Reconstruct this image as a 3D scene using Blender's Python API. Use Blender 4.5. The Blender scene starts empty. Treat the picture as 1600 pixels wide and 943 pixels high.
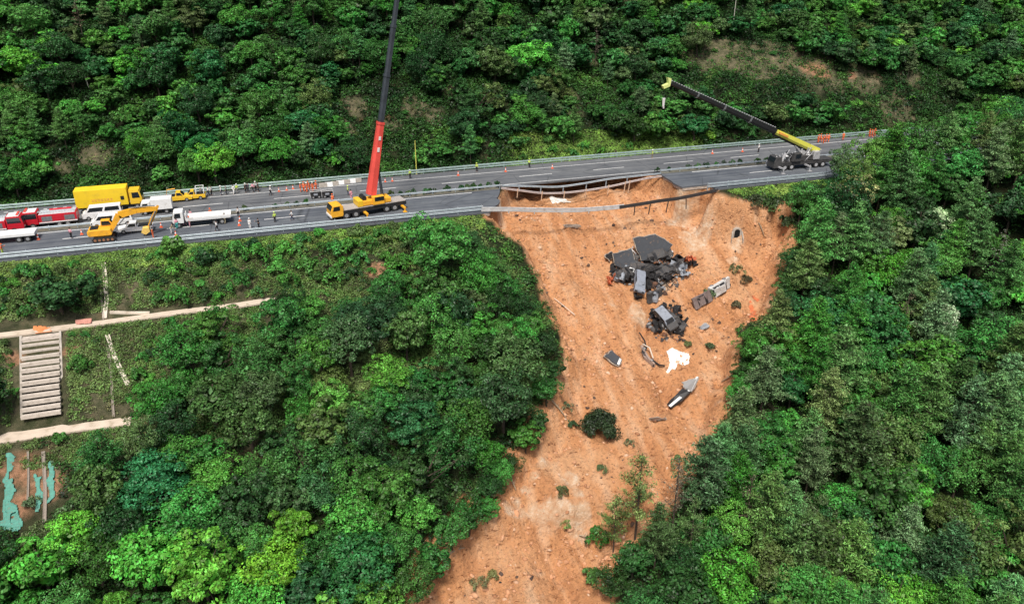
import bpy, math, random
import numpy as np
from mathutils import Vector, Matrix, Euler
S = bpy.context.scene
C = S.collection
R = math.radians
random.seed(7)

# ------------------------------------------------------------------ camera, light, exposure
# world frame: x runs along the motorway, y uphill across it, z up; the road surface is z = 0
CAM = np.array([-42.6, -140.1, 46.5]); YAW = R(16.91); PITCH = R(25.55); FPX = 1300.0
cd = bpy.data.cameras.new('camera'); co = bpy.data.objects.new('camera', cd); C.objects.link(co)
co.location = CAM; co.rotation_euler = (R(90) - PITCH, 0, -YAW)
cd.sensor_width = 36; cd.lens = FPX / 1600 * 36; cd.clip_start = 0.5; cd.clip_end = 6000
S.camera = co
SUN_EL, SUN_AZ = R(60), R(205)        # azimuth measured clockwise from +y
w = bpy.data.worlds.new('World'); S.world = w; w.use_nodes = True
nt = w.node_tree; bg = nt.nodes['Background']
sky = nt.nodes.new('ShaderNodeTexSky'); sky.sky_type = 'NISHITA'; sky.sun_disc = False
sky.sun_elevation = SUN_EL; sky.sun_rotation = SUN_AZ
sky.air_density = 1.0; sky.dust_density = 4.0; sky.ozone_density = 0.6
nt.links.new(sky.outputs[0], bg.inputs[0]); bg.inputs[1].default_value = 0.08
sd_ = bpy.data.lights.new('sun', 'SUN'); sd_.energy = 3.0; sd_.angle = R(12); sd_.color = (1.0, 0.955, 0.88)
so = bpy.data.objects.new('sun', sd_); C.objects.link(so)
sv = Vector((math.sin(SUN_AZ) * math.cos(SUN_EL), math.cos(SUN_AZ) * math.cos(SUN_EL), math.sin(SUN_EL)))
so.rotation_euler = sv.to_track_quat('Z', 'Y').to_euler(); so.location = (0, 0, 120)
S.view_settings.view_transform = 'Standard'; S.view_settings.look = 'None'
S.view_settings.gamma = 1; S.view_settings.use_curve_mapping = False
S.view_settings.exposure = 0.42
S.cycles.max_bounces = 6; S.cycles.diffuse_bounces = 3; S.cycles.transparent_max_bounces = 4
S.cycles.use_denoising = True

# ------------------------------------------------------------------ pixel of the photograph (1600 x 943) -> point of the place
_fw = np.array([math.sin(YAW) * math.cos(PITCH), math.cos(YAW) * math.cos(PITCH), -math.sin(PITCH)])
_rt = np.array([math.cos(YAW), -math.sin(YAW), 0.0]); _up = np.cross(_rt, _fw)
def ray(px, py): return _fw + _rt * (px - 800) / FPX - _up * (py - 471.5) / FPX
def proj(P):
    d = np.asarray(P, float) - CAM; z = d @ _fw
    return 800 + FPX * (d @ _rt) / z, 471.5 - FPX * (d @ _up) / z
def ppm(P): return FPX / ((np.asarray(P, float) - CAM) @ _fw)
def atz(px, py, z=0.0):
    r = ray(px, py); return CAM + r * ((z - CAM[2]) / r[2])
def atv(px, py, v):
    r = ray(px, py); return CAM + r * ((v - CAM[1]) / r[1])
def march(px, py, f):
    r = ray(px, py); r = r / np.linalg.norm(r)
    t = np.arange(60, 420, 0.25); P = CAM + r * t[:, None]
    g = f(P[:, 0], P[:, 1]); k = np.argmax(P[:, 2] < g)
    if not (P[:, 2] < g).any(): k = len(t) - 1
    a, b = t[k - 1], t[k]
    for _ in range(12):
        m = (a + b) / 2; Q = CAM + r * m
        if Q[2] < f(np.array([Q[0]]), np.array([Q[1]]))[0]: b = m
        else: a = m
    return CAM + r * b

# ------------------------------------------------------------------ noise
_nr = np.random.RandomState(3); _tab = _nr.rand(256, 256)
def vnoise(x, y):
    xi = np.floor(x).astype(int); yi = np.floor(y).astype(int); fx = x - xi; fy = y - yi
    fx = fx * fx * (3 - 2 * fx); fy = fy * fy * (3 - 2 * fy)
    T = lambda a, b: _tab[a & 255, b & 255]
    return (T(xi, yi) * (1 - fx) + T(xi + 1, yi) * fx) * (1 - fy) + (T(xi, yi + 1) * (1 - fx) + T(xi + 1, yi + 1) * fx) * fy
def fbm(x, y, s, o=4):
    r = 0; a = 1.0; t = 0
    for k in range(o):
        r = r + a * (vnoise(x / s + 17.3 * k, y / s + 5.1 * k) - 0.5); t += a; a *= 0.5; s *= 0.5
    return r / t * 2
def sstep(x, a, b):
    t = np.clip((x - a) / (b - a), 0, 1); return t * t * (3 - 2 * t)
def sdist(x, y, P):          # signed distance to a polygon, positive inside
    P = np.asarray(P); n = len(P); d = np.full(np.shape(x), 1e9); ins = np.zeros(np.shape(x), bool)
    for i in range(n):
        ax, ay = P[i]; bx, by = P[(i + 1) % n]; ex, ey = bx - ax, by - ay
        t = np.clip(((x - ax) * ex + (y - ay) * ey) / (ex * ex + ey * ey + 1e-12), 0, 1)
        d = np.minimum(d, np.hypot(x - ax - t * ex, y - ay - t * ey))
        c = ((ay > y) != (by > y)); c &= x < (bx - ax) * (y - ay) / (by - ay + 1e-12) + ax; ins ^= c
    return np.where(ins, d, -d)

# ------------------------------------------------------------------ terrain
_BV = [-400, -250, -140, -110, -90, -70, -50, -40.2, -37.4, -25.4, -23.2, -13.4, -12.6, 12.6, 13.3, 15]
_BZ = [-110, -90, -66, -52, -42, -32, -20.5, -14.7, -14.4, -6.8, -6.6, -.35, -.3, -.3, -.5, -.1]
_NV = [-400, -250, -140, -110, -90, -70, -50, -30, -18, -13.4, -12.6, 12.6, 13.3, 15]
_NZ = [-110, -90, -66, -52, -42, -32, -21, -10.5, -3.4, -.5, -.3, -.3, -.5, -.1]
def base(u, v):
    zl = np.interp(v, _BV, _BZ); zn = np.interp(v, _NV, _NZ)
    k = sstep(u, -50, -42); z = zl * (1 - k) + zn * k
    # spur on the right that carries the taller wood
    sp = sstep(u, 34, 78) * (1 - sstep(v, -16, -12.8)) * (3.2 + 6.5 * sstep(-v, 20, 80))
    z = z + sp + 6.5 * sstep(u, 66, 84) * sstep(-v, 14.5, 22) * (1 - sstep(-v, 45, 75))
    # the hillside above the road, steeper cut face and a gentler cleared shelf on the right
    up = np.interp(v, [15, 60, 130, 260, 600, 1500], [0, 31.5, 72, 130, 200, 260])
    upr = np.interp(v, [15, 23.5, 40, 60, 130, 260, 600, 1500], [0, 8.8, 18.2, 32.0, 72, 130, 200, 260])
    kr = sstep(u, 38, 60) * (1 - sstep(u, 150, 190))
    z = z + np.where(v > 15, up * (1 - kr) + upr * kr, 0)
    nz = fbm(u, v, 16) * 1.7 + fbm(u + 60, v, 4.5, 3) * 0.55
    m = np.clip((np.abs(v) - 13.4) / 6, 0, 1)
    bench = (1 - k) * np.maximum(1 - np.clip(np.abs(v + 24.3) / 2.5, 0, 1), 1 - np.clip(np.abs(v + 38.8) / 2.8, 0, 1))
    lowl = (1 - k) * (1 - sstep(-v, 40, 48))
    z = z - 0.45 * ((u > -79.2) & (u < -71.6) & (v < -24.6) & (v > -38.4))
    return z + nz * m * (1 - np.clip(bench * 2, 0, 1)) * (1 - 0.7 * lowl)
def slide_z(u, v):
    z = np.interp(v, [-140, -90, -72, -58.4, -57.0, -43, -27, -12, -3.0, 4], [-66, -41.5, -33.9, -29.6, -27.0, -20.6, -13.6, -7.0, -4.0, -4.2])
    z = z + fbm(u, v, 9, 3) * 1.5 + fbm(u + 9, v * 0.9, 3.0, 3) * 0.95 + fbm(u, v + 30, 1.1, 2) * 0.42 * (0.35 + sstep(fbm(u + 40, v, 7, 2), -.25, .3))
    z = z + 0.55 * np.abs(fbm(u * 0.8, v * 1.9 + 9, 1.5, 2)) * sstep(fbm(u - 20, v + 5, 8, 2), -.1, .3)
    gl = np.minimum(np.abs(u + 9.5 + 2.2 * np.sin(v * .21) + (v + 45) * -.28), 3.0); z = z - 1.0 * (1 - gl / 3.0) ** 2 * sstep(-v, 30, 40)
    g2 = np.minimum(np.abs(u - 19 + 1.6 * np.sin(v * .33) + (v + 20) * -.42), 2.2); z = z - 0.9 * (1 - g2 / 2.2) ** 2 * sstep(-v, 12, 18)
    # flow ridges that run down the slope
    z = z + 0.6 * fbm(u * 1.0 + v * 0.25, v * 0.13 + 40, 1.7, 3) * sstep(-v, 10, 22)
    return z
_SP = [(786, 296), (770, 318), (733, 345), (757, 400), (818, 446), (856, 520), (878, 580), (858, 650), (826, 700), (775, 760), (770, 795), (722, 803),
       (700, 850), (672, 885), (640, 943), (610, 1010), (965, 1010), (958, 900), (990, 880), (1050, 820), (1125, 690), (1148, 620), (1160, 530), (1212, 500), (1226, 440),
       (1228, 370), (1200, 322), (1150, 303)]
SLIDE = [tuple(march(a, b, slide_z)[:2]) for a, b in _SP]
_cutR = [(1122, 297), (1110, 287), (1066, 292), (1050, 283), (1035, 273)]     # broken edge of the near carriageway, on the road surface
CUT_R = [tuple(atz(a, b)[:2]) for a, b in _cutR]
CUT_L = [tuple(atz(a, b)[:2]) for a, b in [(786, 300), (778, 307), (779, 318), (768, 326), (765, 332)]]
SLIDE = [CUT_L[0]] + [(x, y) for x, y in SLIDE if y < -12.4] + CUT_R + [(CUT_R[-1][0] - 2, 0.2), (CUT_R[-1][0] - 6, 6.0), (CUT_R[-1][0] - 12, 9.5), (CUT_L[0][0] + 9, 9.5), (CUT_L[0][0] + 3, 3.0)]
def slide_mask(u, v): return sdist(u, v, SLIDE)
def h(u, v):
    u = np.asarray(u, float); v = np.asarray(v, float)
    d = slide_mask(u, v) + (fbm(u, v, 5, 2) * 1.3 + fbm(u, v + 8, 1.6, 2) * .6) * (v < -13)
    wd = np.where(v > -13.2, 0.5, 3.6)
    k = sstep(d, -0.1, wd)
    return base(u, v) * (1 - k) + slide_z(u, v) * k
def h1(u, v): return float(h(np.array([u]), np.array([v]))[0])
def atg(px, py): return march(px, py, h)

# ------------------------------------------------------------------ materials
MATS = {}
def mat(name, col, rough=0.6, metal=0.0, var=0.18, scale=6.0, bump=0.0, dirt=None, spec=0.5, coord='Object'):
    if name in MATS: return MATS[name]
    m = bpy.data.materials.new(name); m.use_nodes = True; n = m.node_tree.nodes; l = m.node_tree.links
    b = n['Principled BSDF']; b.inputs['Roughness'].default_value = rough; b.inputs['Metallic'].default_value = metal
    b.inputs['Specular IOR Level'].default_value = spec
    tc = n.new('ShaderNodeTexCoord'); no = n.new('ShaderNodeTexNoise'); no.inputs['Scale'].default_value = scale
    no.inputs['Detail'].default_value = 5; l.new(tc.outputs[coord], no.inputs['Vector'])
    cr = n.new('ShaderNodeValToRGB'); e = cr.color_ramp.elements
    e[0].position = 0.3; e[1].position = 0.72
    d = dirt or tuple(c * (1 - var) for c in col)
    e[0].color = (*d, 1); e[1].color = (*[min(1, c * (1 + var * 0.6)) for c in col], 1)
    if dirt: e[0].position = 0.22; el = cr.color_ramp.elements.new(0.42); el.color = (*col, 1)
    l.new(no.outputs['Fac'], cr.inputs[0]); l.new(cr.outputs[0], b.inputs['Base Color'])
    if bump:
        bp = n.new('ShaderNodeBump'); bp.inputs['Strength'].default_value = bump; bp.inputs['Distance'].default_value = 0.05
        l.new(no.outputs['Fac'], bp.inputs['Height']); l.new(bp.outputs[0], b.inputs['Normal'])
    MATS[name] = m; return m

def foliage_mat(name, tint=None, trans=0.22, attr=False):
    m = bpy.data.materials.new(name); m.use_nodes = True; n = m.node_tree.nodes; l = m.node_tree.links
    n.remove(n['Principled BSDF']); out = n['Material Output']
    oi = n.new('ShaderNodeObjectInfo'); ge = n.new('ShaderNodeNewGeometry'); tc = n.new('ShaderNodeTexCoord')
    rp = n.new('ShaderNodeMapRange'); rp.inputs[3].default_value = 0.35; rp.inputs[4].default_value = 2.0
    l.new(ge.outputs['Random Per Island'], rp.inputs[0])
    no = n.new('ShaderNodeTexNoise'); no.inputs['Scale'].default_value = 0.55; no.inputs['Detail'].default_value = 3
    l.new(ge.outputs['Position'], no.inputs['Vector'])
    n2 = n.new('ShaderNodeMapRange'); n2.inputs[1].default_value = 0.3; n2.inputs[2].default_value = 0.7; n2.inputs[3].default_value = 0.55; n2.inputs[4].default_value = 1.5
    l.new(no.outputs['Fac'], n2.inputs[0])
    mu = n.new('ShaderNodeMath'); mu.operation = 'MULTIPLY'; l.new(rp.outputs[0], mu.inputs[0]); l.new(n2.outputs[0], mu.inputs[1])
    vm = n.new('ShaderNodeVectorMath'); vm.operation = 'SCALE'; l.new(mu.outputs[0], vm.inputs['Scale'])
    if attr:
        av = n.new('ShaderNodeAttribute'); av.attribute_name = 'tint'; l.new(av.outputs['Color'], vm.inputs[0])
    elif tint is None: l.new(oi.outputs['Color'], vm.inputs[0])
    else:
        cr = n.new('ShaderNodeValToRGB'); el = cr.color_ramp.elements
        el[0].position = 0.3; el[0].color = (*tint[0], 1); el[1].position = 0.7; el[1].color = (*tint[-1], 1)
        if len(tint) > 2: x = el.new(0.5); x.color = (*tint[1], 1)
        n3 = n.new('ShaderNodeTexNoise'); n3.inputs['Scale'].default_value = 0.12; n3.inputs['Detail'].default_value = 5
        l.new(ge.outputs['Position'], n3.inputs['Vector']); l.new(n3.outputs['Fac'], cr.inputs[0]); l.new(cr.outputs[0], vm.inputs[0])
    # a slight hue change from leaf to leaf
    hs = n.new('ShaderNodeHueSaturation'); mr = n.new('ShaderNodeMapRange'); mr.inputs[3].default_value = 0.478; mr.inputs[4].default_value = 0.512
    l.new(ge.outputs['Random Per Island'], mr.inputs[0]); l.new(mr.outputs[0], hs.inputs['Hue']); l.new(vm.outputs[0], hs.inputs['Color'])
    df = n.new('ShaderNodeBsdfDiffuse'); tr = n.new('ShaderNodeBsdfTranslucent'); gl = n.new('ShaderNodeBsdfGlossy'); gl.inputs['Roughness'].default_value = 0.45
    l.new(hs.outputs[0], df.inputs[0]); l.new(hs.outputs[0], tr.inputs[0])
    m1 = n.new('ShaderNodeMixShader'); m1.inputs[0].default_value = trans; l.new(df.outputs[0], m1.inputs[1]); l.new(tr.outputs[0], m1.inputs[2])
    m2 = n.new('ShaderNodeMixShader'); m2.inputs[0].default_value = 0.02; l.new(m1.outputs[0], m2.inputs[1]); l.new(gl.outputs[0], m2.inputs[2])
    l.new(m2.outputs[0], out.inputs[0]); return m
M_LEAF = foliage_mat('leaf'); M_NEEDLE = foliage_mat('needle', None, 0.12)
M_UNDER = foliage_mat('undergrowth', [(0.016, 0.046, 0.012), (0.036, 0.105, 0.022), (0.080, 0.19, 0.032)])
M_FILL = foliage_mat('shaded_undergrowth', [(0.008, 0.026, 0.008), (0.020, 0.060, 0.014), (0.045, 0.125, 0.024)])  # darker copy of the undergrowth, shade between crowns put into its colour
M_CANOPY = foliage_mat('canopy', None, 0.22, True)
M_DRY = foliage_mat('rough_grass', [(0.13, 0.125, 0.06), (0.13, 0.19, 0.055), (0.20, 0.27, 0.085)])
M_BARK = mat('bark', (0.085, 0.062, 0.045), 0.9, var=0.4, scale=3)

# ------------------------------------------------------------------ mesh helpers
def tag(o, label=None, cat=None, group=None, kind=None):
    if label: o['label'] = label
    if cat: o['category'] = cat
    if group: o['group'] = group
    if kind: o['kind'] = kind
    return o
def link(name, me, m=None, parent=None):
    o = bpy.data.objects.new(name, me); C.objects.link(o)
    if m is not None and not me.materials: me.materials.append(m)
    if parent is not None: o.parent = parent
    return o
def np_mesh(name, V, F, smooth=False):
    me = bpy.data.meshes.new(name); V = np.asarray(V, np.float32); F = np.asarray(F, np.int32)
    me.vertices.add(len(V)); me.vertices.foreach_set('co', V.ravel())
    k = F.shape[1]; me.loops.add(F.size); me.loops.foreach_set('vertex_index', F.ravel())
    me.polygons.add(len(F)); me.polygons.foreach_set('loop_start', np.arange(0, F.size, k, dtype=np.int32))
    me.polygons.foreach_set('loop_total', np.full(len(F), k, np.int32))
    if smooth: me.polygons.foreach_set('use_smooth', np.ones(len(F), bool))
    me.update(calc_edges=True); return me
def empty(name, loc, rz=0, rx=0, ry=0):
    o = bpy.data.objects.new(name, None); C.objects.link(o); o.location = loc; o.rotation_euler = (rx, ry, rz)
    o.empty_display_size = 0.5; return o

class MB:
    def __init__(s): s.v = []; s.f = []; s.M = Matrix.Identity(4)
    def add(s, V, F):
        n = len(s.v); s.v += [tuple(s.M @ Vector(p)) for p in V]; s.f += [tuple(i + n for i in f) for f in F]; return s
    def box(s, x0, x1, y0, y1, z0, z1):
        return s.add([(x, y, z) for z in (z0, z1) for y in (y0, y1) for x in (x0, x1)],
                     [(0, 2, 3, 1), (4, 5, 7, 6), (0, 1, 5, 4), (2, 6, 7, 3), (0, 4, 6, 2), (1, 3, 7, 5)])
    def prism(s, pts, y0, y1):            # outline in x,z pushed along y
        n = len(pts)
        return s.add([(x, y0, z) for x, z in pts] + [(x, y1, z) for x, z in pts],
                     [tuple(range(n)), tuple(range(2 * n - 1, n - 1, -1))] + [(i, i + n, (i + 1) % n + n, (i + 1) % n) for i in range(n)])
    def slab(s, pts, z0, z1):             # outline in x,y pushed along z
        n = len(pts)
        return s.add([(x, y, z0) for x, y in pts] + [(x, y, z1) for x, y in pts],
                     [tuple(range(n - 1, -1, -1)), tuple(range(n, 2 * n))] + [(i, (i + 1) % n, (i + 1) % n + n, i + n) for i in range(n)])
    def tube(s, P, r, n=8, r1=None, cap=True):
        P = [Vector(p) for p in P]; r1 = r if r1 is None else r1; V = []; F = []; m = len(P)
        for i, p in enumerate(P):
            t = (P[min(i + 1, m - 1)] - P[max(i - 1, 0)]).normalized()
            a = t.cross(Vector((0, 0, 1)) if abs(t.z) < 0.9 else Vector((1, 0, 0))).normalized(); b = t.cross(a)
            rr = r + (r1 - r) * i / max(1, m - 1)
            V += [p + (a * math.cos(2 * math.pi * k / n) + b * math.sin(2 * math.pi * k / n)) * rr for k in range(n)]
        for i in range(m - 1):
            F += [(i * n + k, i * n + (k + 1) % n, (i + 1) * n + (k + 1) % n, (i + 1) * n + k) for k in range(n)]
        if cap: F += [tuple(range(n - 1, -1, -1)), tuple(range((m - 1) * n, m * n))]
        return s.add(V, F)
    def cyl(s, c, ax, r, L, n=16):        # centred at c, axis x/y/z
        d = {'x': (1, 0, 0), 'y': (0, 1, 0), 'z': (0, 0, 1)}[ax]; c = Vector(c); d = Vector(d) * L / 2
        return s.tube([c - d, c + d], r, n)
    def sweep(s, prof, path, up=(0, 0, 1)):   # prof: (side, up) closed outline
        path = [Vector(p) for p in path]; n = len(prof); V = []; F = []; m = len(path); up = Vector(up)
        for i, p in enumerate(path):
            t = (path[min(i + 1, m - 1)] - path[max(i - 1, 0)]).normalized(); a = t.cross(up).normalized(); b = a.cross(t)
            V += [p + a * x + b * z for x, z in prof]
        for i in range(m - 1):
            F += [(i * n + k, i * n + (k + 1) % n, (i + 1) * n + (k + 1) % n, (i + 1) * n + k) for k in range(n)]
        F += [tuple(range(n - 1, -1, -1)), tuple(range((m - 1) * n, m * n))]
        return s.add(V, F)
    def mesh(s, name, crumple=0, seed=0, sub=0):
        me = bpy.data.meshes.new(name); me.from_pydata(s.v, [], s.f); me.update()
        if sub or crumple:
            import bmesh
            bm = bmesh.new(); bm.from_mesh(me)
            bmesh.ops.remove_doubles(bm, verts=bm.verts, dist=1e-4)
            if sub: bmesh.ops.subdivide_edges(bm, edges=bm.edges, cuts=sub, use_grid_fill=True)
            rr = random.Random(seed); ph = [rr.uniform(0, 9) for _ in range(9)]
            for v in bm.verts:
                c = v.co.copy()
                for k in range(3):
                    v.co[k] += crumple * (math.sin(c.x * 1.9 + c.y * 2.3 + ph[k]) * 0.5 + math.sin(c.z * 3.7 + c.x * 3.1 + ph[k + 3]) * 0.35 + rr.uniform(-.35, .35))
            bm.to_mesh(me); bm.free(); me.update()
        return me
    def obj(s, name, m, parent=None, bevel=0, crumple=0, seed=0, sub=0, smooth=False):
        me = s.mesh(name, crumple, seed, sub); o = link(name, me, m, parent)
        if smooth:
            for p in me.polygons: p.use_smooth = True
        if bevel:
            b = o.modifiers.new('b', 'BEVEL'); b.width = bevel; b.segments = 2; b.limit_method = 'ANGLE'
        return o
def copy_tree(o, parent=None):
    c = o.copy(); C.objects.link(c)
    for k in ('label',):
        pass
    if parent is not None: c.parent = parent
    for ch in list(KIDS(o)): copy_tree(ch, c)
    return c
def KIDS(o): return [x for x in o.children]
# ------------------------------------------------------------------ ground
def axis(segs):
    out = []
    for a, b, st in segs: out += list(np.linspace(a, b, max(1, int(round((b - a) / st))), endpoint=False))
    return np.array(out + [segs[-1][1]])
AU = axis([(-1600, -400, 150), (-400, -160, 20), (-160, -100, 3), (-100, -45, 0.9), (-45, 50, 0.36), (50, 130, 0.9), (130, 200, 2.5), (200, 500, 20), (500, 1600, 150)])
AV = axis([(-1500, -400, 150), (-400, -160, 20), (-160, -90, 3), (-90, -13.4, 0.38), (-13.4, 3, 0.34), (3, 14, 1.2), (14, 60, 0.7), (60, 130, 2.5), (130, 400, 20), (400, 1500, 150)])
GU, GV = np.meshgrid(AU, AV, indexing='ij'); GZ = h(GU, GV)
NU, NV = GU.shape
idx = np.arange(NU * NV).reshape(NU, NV)
FQ = np.stack([idx[:-1, :-1], idx[1:, :-1], idx[1:, 1:], idx[:-1, 1:]], -1).reshape(-1, 4)
VV = np.stack([GU, GV, GZ], -1).reshape(-1, 3)
SM = sstep(slide_mask(GU, GV) + (fbm(GU, GV, 5, 2) * 1.3 + fbm(GU, GV + 8, 1.6, 2) * .6) * (GV < -13), -0.9, 0.3).ravel()
# soil map: 0 woodland floor, 1 raw slide soil; a second layer marks dry or bare slopes
def patch(px, py, r, f=h):
    P = atg(px, py); return (P[0], P[1], r)
BARE = [patch(1180, 98, 7.5), patch(1270, 110, 6), patch(1120, 85, 6.5), patch(1350, 121, 4.5), patch(1225, 92, 7), patch(1420, 122, 3), patch(560, 165, 2.6), patch(645, 165, 2.6), patch(610, 195, 2.2), patch(680, 185, 2.0), patch(150, 240, 2.6), patch(90, 262, 2), patch(700, 140, 1.6), patch(540, 200, 1.8), patch(890, 150, 1.8),
        patch(590, 420, 2.5), patch(205, 450, 1.8), patch(118, 560, 1.6), patch(15, 600, 2.4), patch(50, 760, 3.2), patch(150, 630, 2.2), patch(380, 452, 1.6), patch(520, 375, 2.4), patch(150, 590, 1.4), patch(330, 480, 1.5), patch(110, 700, 1.8), patch(10, 640, 2),
        patch(1400, 175, 4), patch(1230, 178, 2.2), patch(900, 175, 2), patch(930, 90, 2)]
ORANGE = [patch(1275, 112, 2.8), patch(1330, 117, 1.3), patch(590, 420, 1.6), patch(40, 735, 2.6), patch(70, 760, 2.2), patch(30, 790, 2.4), patch(110, 545, .9), patch(22, 560, 1.2)]
PALE = [patch(800, 798, 1.0), patch(815, 800, 1.0), patch(835, 799, 1.1), patch(855, 796, 1.2), patch(875, 793, 1.3), patch(897, 796, 1.2), patch(912, 800, .9), patch(900, 828, 1.1), patch(908, 838, .9), patch(997, 494, 1.5), patch(1040, 447, 1.7), patch(1085, 372, 2.6), patch(893, 750, 1.1), patch(808, 785, .7), patch(822, 765, .7), patch(836, 742, .7), patch(848, 720, .6), patch(1150, 385, 1.2), patch(1145, 405, 1.0), patch(1060, 345, 2.2), patch(780, 325, 1.4), patch(1080, 290, 1.5), patch(905, 770, .8)]
BR = np.zeros(GU.shape)
for x, y, r in BARE: BR = np.maximum(BR, 1 - np.hypot(GU - x, (GV - y) * 1.25) / (r * 1.5))
BR = sstep(BR + fbm(GU, GV, 4) * 0.5, 0.1, 0.5).ravel()
def blobs(L_, k, s=1.25, o=0.35):
    B = np.zeros(GU.shape)
    for x, y, r in L_: B = np.maximum(B, 1 - np.hypot(GU - x, (GV - y) * s) / (r * 1.6))
    return sstep(B + fbm(GU, GV, k) * o + fbm(GU, GV, k * .25, 2) * .2, 0.12, 0.55).ravel()
PA, OG = blobs(PALE, 2.2), blobs(ORANGE, 3.0)
BR = np.maximum(BR, OG)
BR = np.maximum(BR, (sstep(-GU, 5, 50) * (GV < -13) * sstep(GV, -56, -42) * np.clip(.62 + .6 * fbm(GU, GV, 5), 0, 1)).ravel())
def soil_material():
    m = bpy.data.materials.new('hillside_soil'); m.use_nodes = True; n = m.node_tree.nodes; l = m.node_tree.links
    b = n['Principled BSDF']; b.inputs['Roughness'].default_value = 0.95; b.inputs['Specular IOR Level'].default_value = 0.15
    ge = n.new('ShaderNodeNewGeometry')
    def noise(sc, det=6, vec=None, rough=0.55):
        x = n.new('ShaderNodeTexNoise'); x.inputs['Scale'].default_value = sc; x.inputs['Detail'].default_value = det; x.inputs['Roughness'].default_value = rough
        l.new(vec or ge.outputs['Position'], x.inputs['Vector']); return x.outputs['Fac']
    def ramp(src, stops):
        r = n.new('ShaderNodeValToRGB'); e = r.color_ramp.elements
        e[0].position, e[0].color = stops[0][0], (*stops[0][1], 1); e[1].position, e[1].color = stops[-1][0], (*stops[-1][1], 1)
        for p, c in stops[1:-1]: x = e.new(p); x.color = (*c, 1)
        l.new(src, r.inputs[0]); return r.outputs[0]
    def mix(f, a, c, mode='MIX'):
        x = n.new('ShaderNodeMix'); x.data_type = 'RGBA'; x.blend_type = mode
        if isinstance(f, float): x.inputs[0].default_value = f
        else: l.new(f, x.inputs[0])
        l.new(a, x.inputs[6]); l.new(c, x.inputs[7]); return x.outputs[2]
    mp = n.new('ShaderNodeMapping'); mp.inputs['Scale'].default_value = (1, 0.22, 0.3); mp.inputs['Rotation'].default_value = (0, 0, R(-12)); l.new(ge.outputs['Position'], mp.inputs[0])
    big = ramp(noise(0.11, 5), [(0.30, (0.55, 0.245, 0.105)), (0.5, (0.66, 0.325, 0.155)), (0.66, (0.70, 0.42, 0.24))])
    streak = ramp(noise(0.55, 7, mp.outputs[0]), [(0.32, (0.42, 0.185, 0.085)), (0.50, (0.65, 0.32, 0.15)), (0.72, (0.82, 0.57, 0.38))])
    s1 = mix(0.5, big, streak)
    grain = ramp(noise(2.6, 8, None, 0.7), [(0.32, (0.30, 0.29, 0.30)), (0.45, (0.90, 0.90, 0.90)), (0.75, (1.18, 1.15, 1.1))])
    slide = mix(0.85, s1, grain, 'MULTIPLY')
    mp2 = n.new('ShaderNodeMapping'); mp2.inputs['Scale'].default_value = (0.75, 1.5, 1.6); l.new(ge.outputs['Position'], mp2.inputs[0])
    fl = ramp(noise(1.0, 9, mp2.outputs[0], 0.74), [(0.27, (0.14, 0.08, 0.06)), (0.385, (0.40, 0.32, 0.29)), (0.425, (1, 1, 1)), (0.9, (1.05, 1.05, 1.05))])  # stretched dark dashes: small shadows of clods painted into the soil colour
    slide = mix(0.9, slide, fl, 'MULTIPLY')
    wood = ramp(noise(0.6, 6), [(0.35, (0.010, 0.016, 0.007)), (0.55, (0.022, 0.034, 0.012)), (0.75, (0.05, 0.045, 0.022))])
    bare = ramp(noise(0.7, 8, None, 0.65), [(0.32, (0.045, 0.055, 0.022)), (0.46, (0.10, 0.10, 0.055)), (0.6, (0.17, 0.15, 0.09)), (0.76, (0.30, 0.21, 0.14))])
    at1 = n.new('ShaderNodeAttribute'); at1.attribute_name = 'raw_soil'; at2 = n.new('ShaderNodeAttribute'); at2.attribute_name = 'bare'
    at3 = n.new('ShaderNodeAttribute'); at3.attribute_name = 'pale'; at4 = n.new('ShaderNodeAttribute'); at4.attribute_name = 'orange'
    pale = ramp(noise(0.9, 8, None, .7), [(0.34, (0.56, 0.30, 0.16)), (0.52, (0.68, 0.46, 0.30)), (0.72, (0.80, 0.70, 0.56))])
    org = ramp(noise(1.2, 8, None, .7), [(0.35, (0.16, 0.11, 0.06)), (0.55, (0.42, 0.22, 0.13)), (0.7, (0.52, 0.32, 0.2))])
    slide = mix(at3.outputs['Fac'], slide, pale); bare = mix(at4.outputs['Fac'], bare, org)
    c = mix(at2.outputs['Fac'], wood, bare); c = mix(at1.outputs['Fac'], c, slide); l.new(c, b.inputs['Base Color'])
    bp = n.new('ShaderNodeBump'); bp.inputs['Strength'].default_value = 1.0; bp.inputs['Distance'].default_value = 0.6
    l.new(noise(1.9, 9, None, 0.72), bp.inputs['Height']); l.new(bp.outputs[0], b.inputs['Normal']); return m
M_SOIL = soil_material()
fs = SM[FQ].mean(1) > 0.5
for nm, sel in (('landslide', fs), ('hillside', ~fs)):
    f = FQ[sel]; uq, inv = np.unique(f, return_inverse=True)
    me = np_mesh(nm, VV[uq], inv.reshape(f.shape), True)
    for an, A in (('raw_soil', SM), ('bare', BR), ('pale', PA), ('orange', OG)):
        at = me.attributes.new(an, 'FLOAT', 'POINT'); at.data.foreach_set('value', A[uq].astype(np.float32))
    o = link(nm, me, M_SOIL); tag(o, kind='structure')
M_PALE = mat('washed_sand', (0.78, 0.62, 0.46), 0.95, var=0.3, scale=1.2, dirt=(0.62, 0.36, 0.2), bump=0.5)

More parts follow.
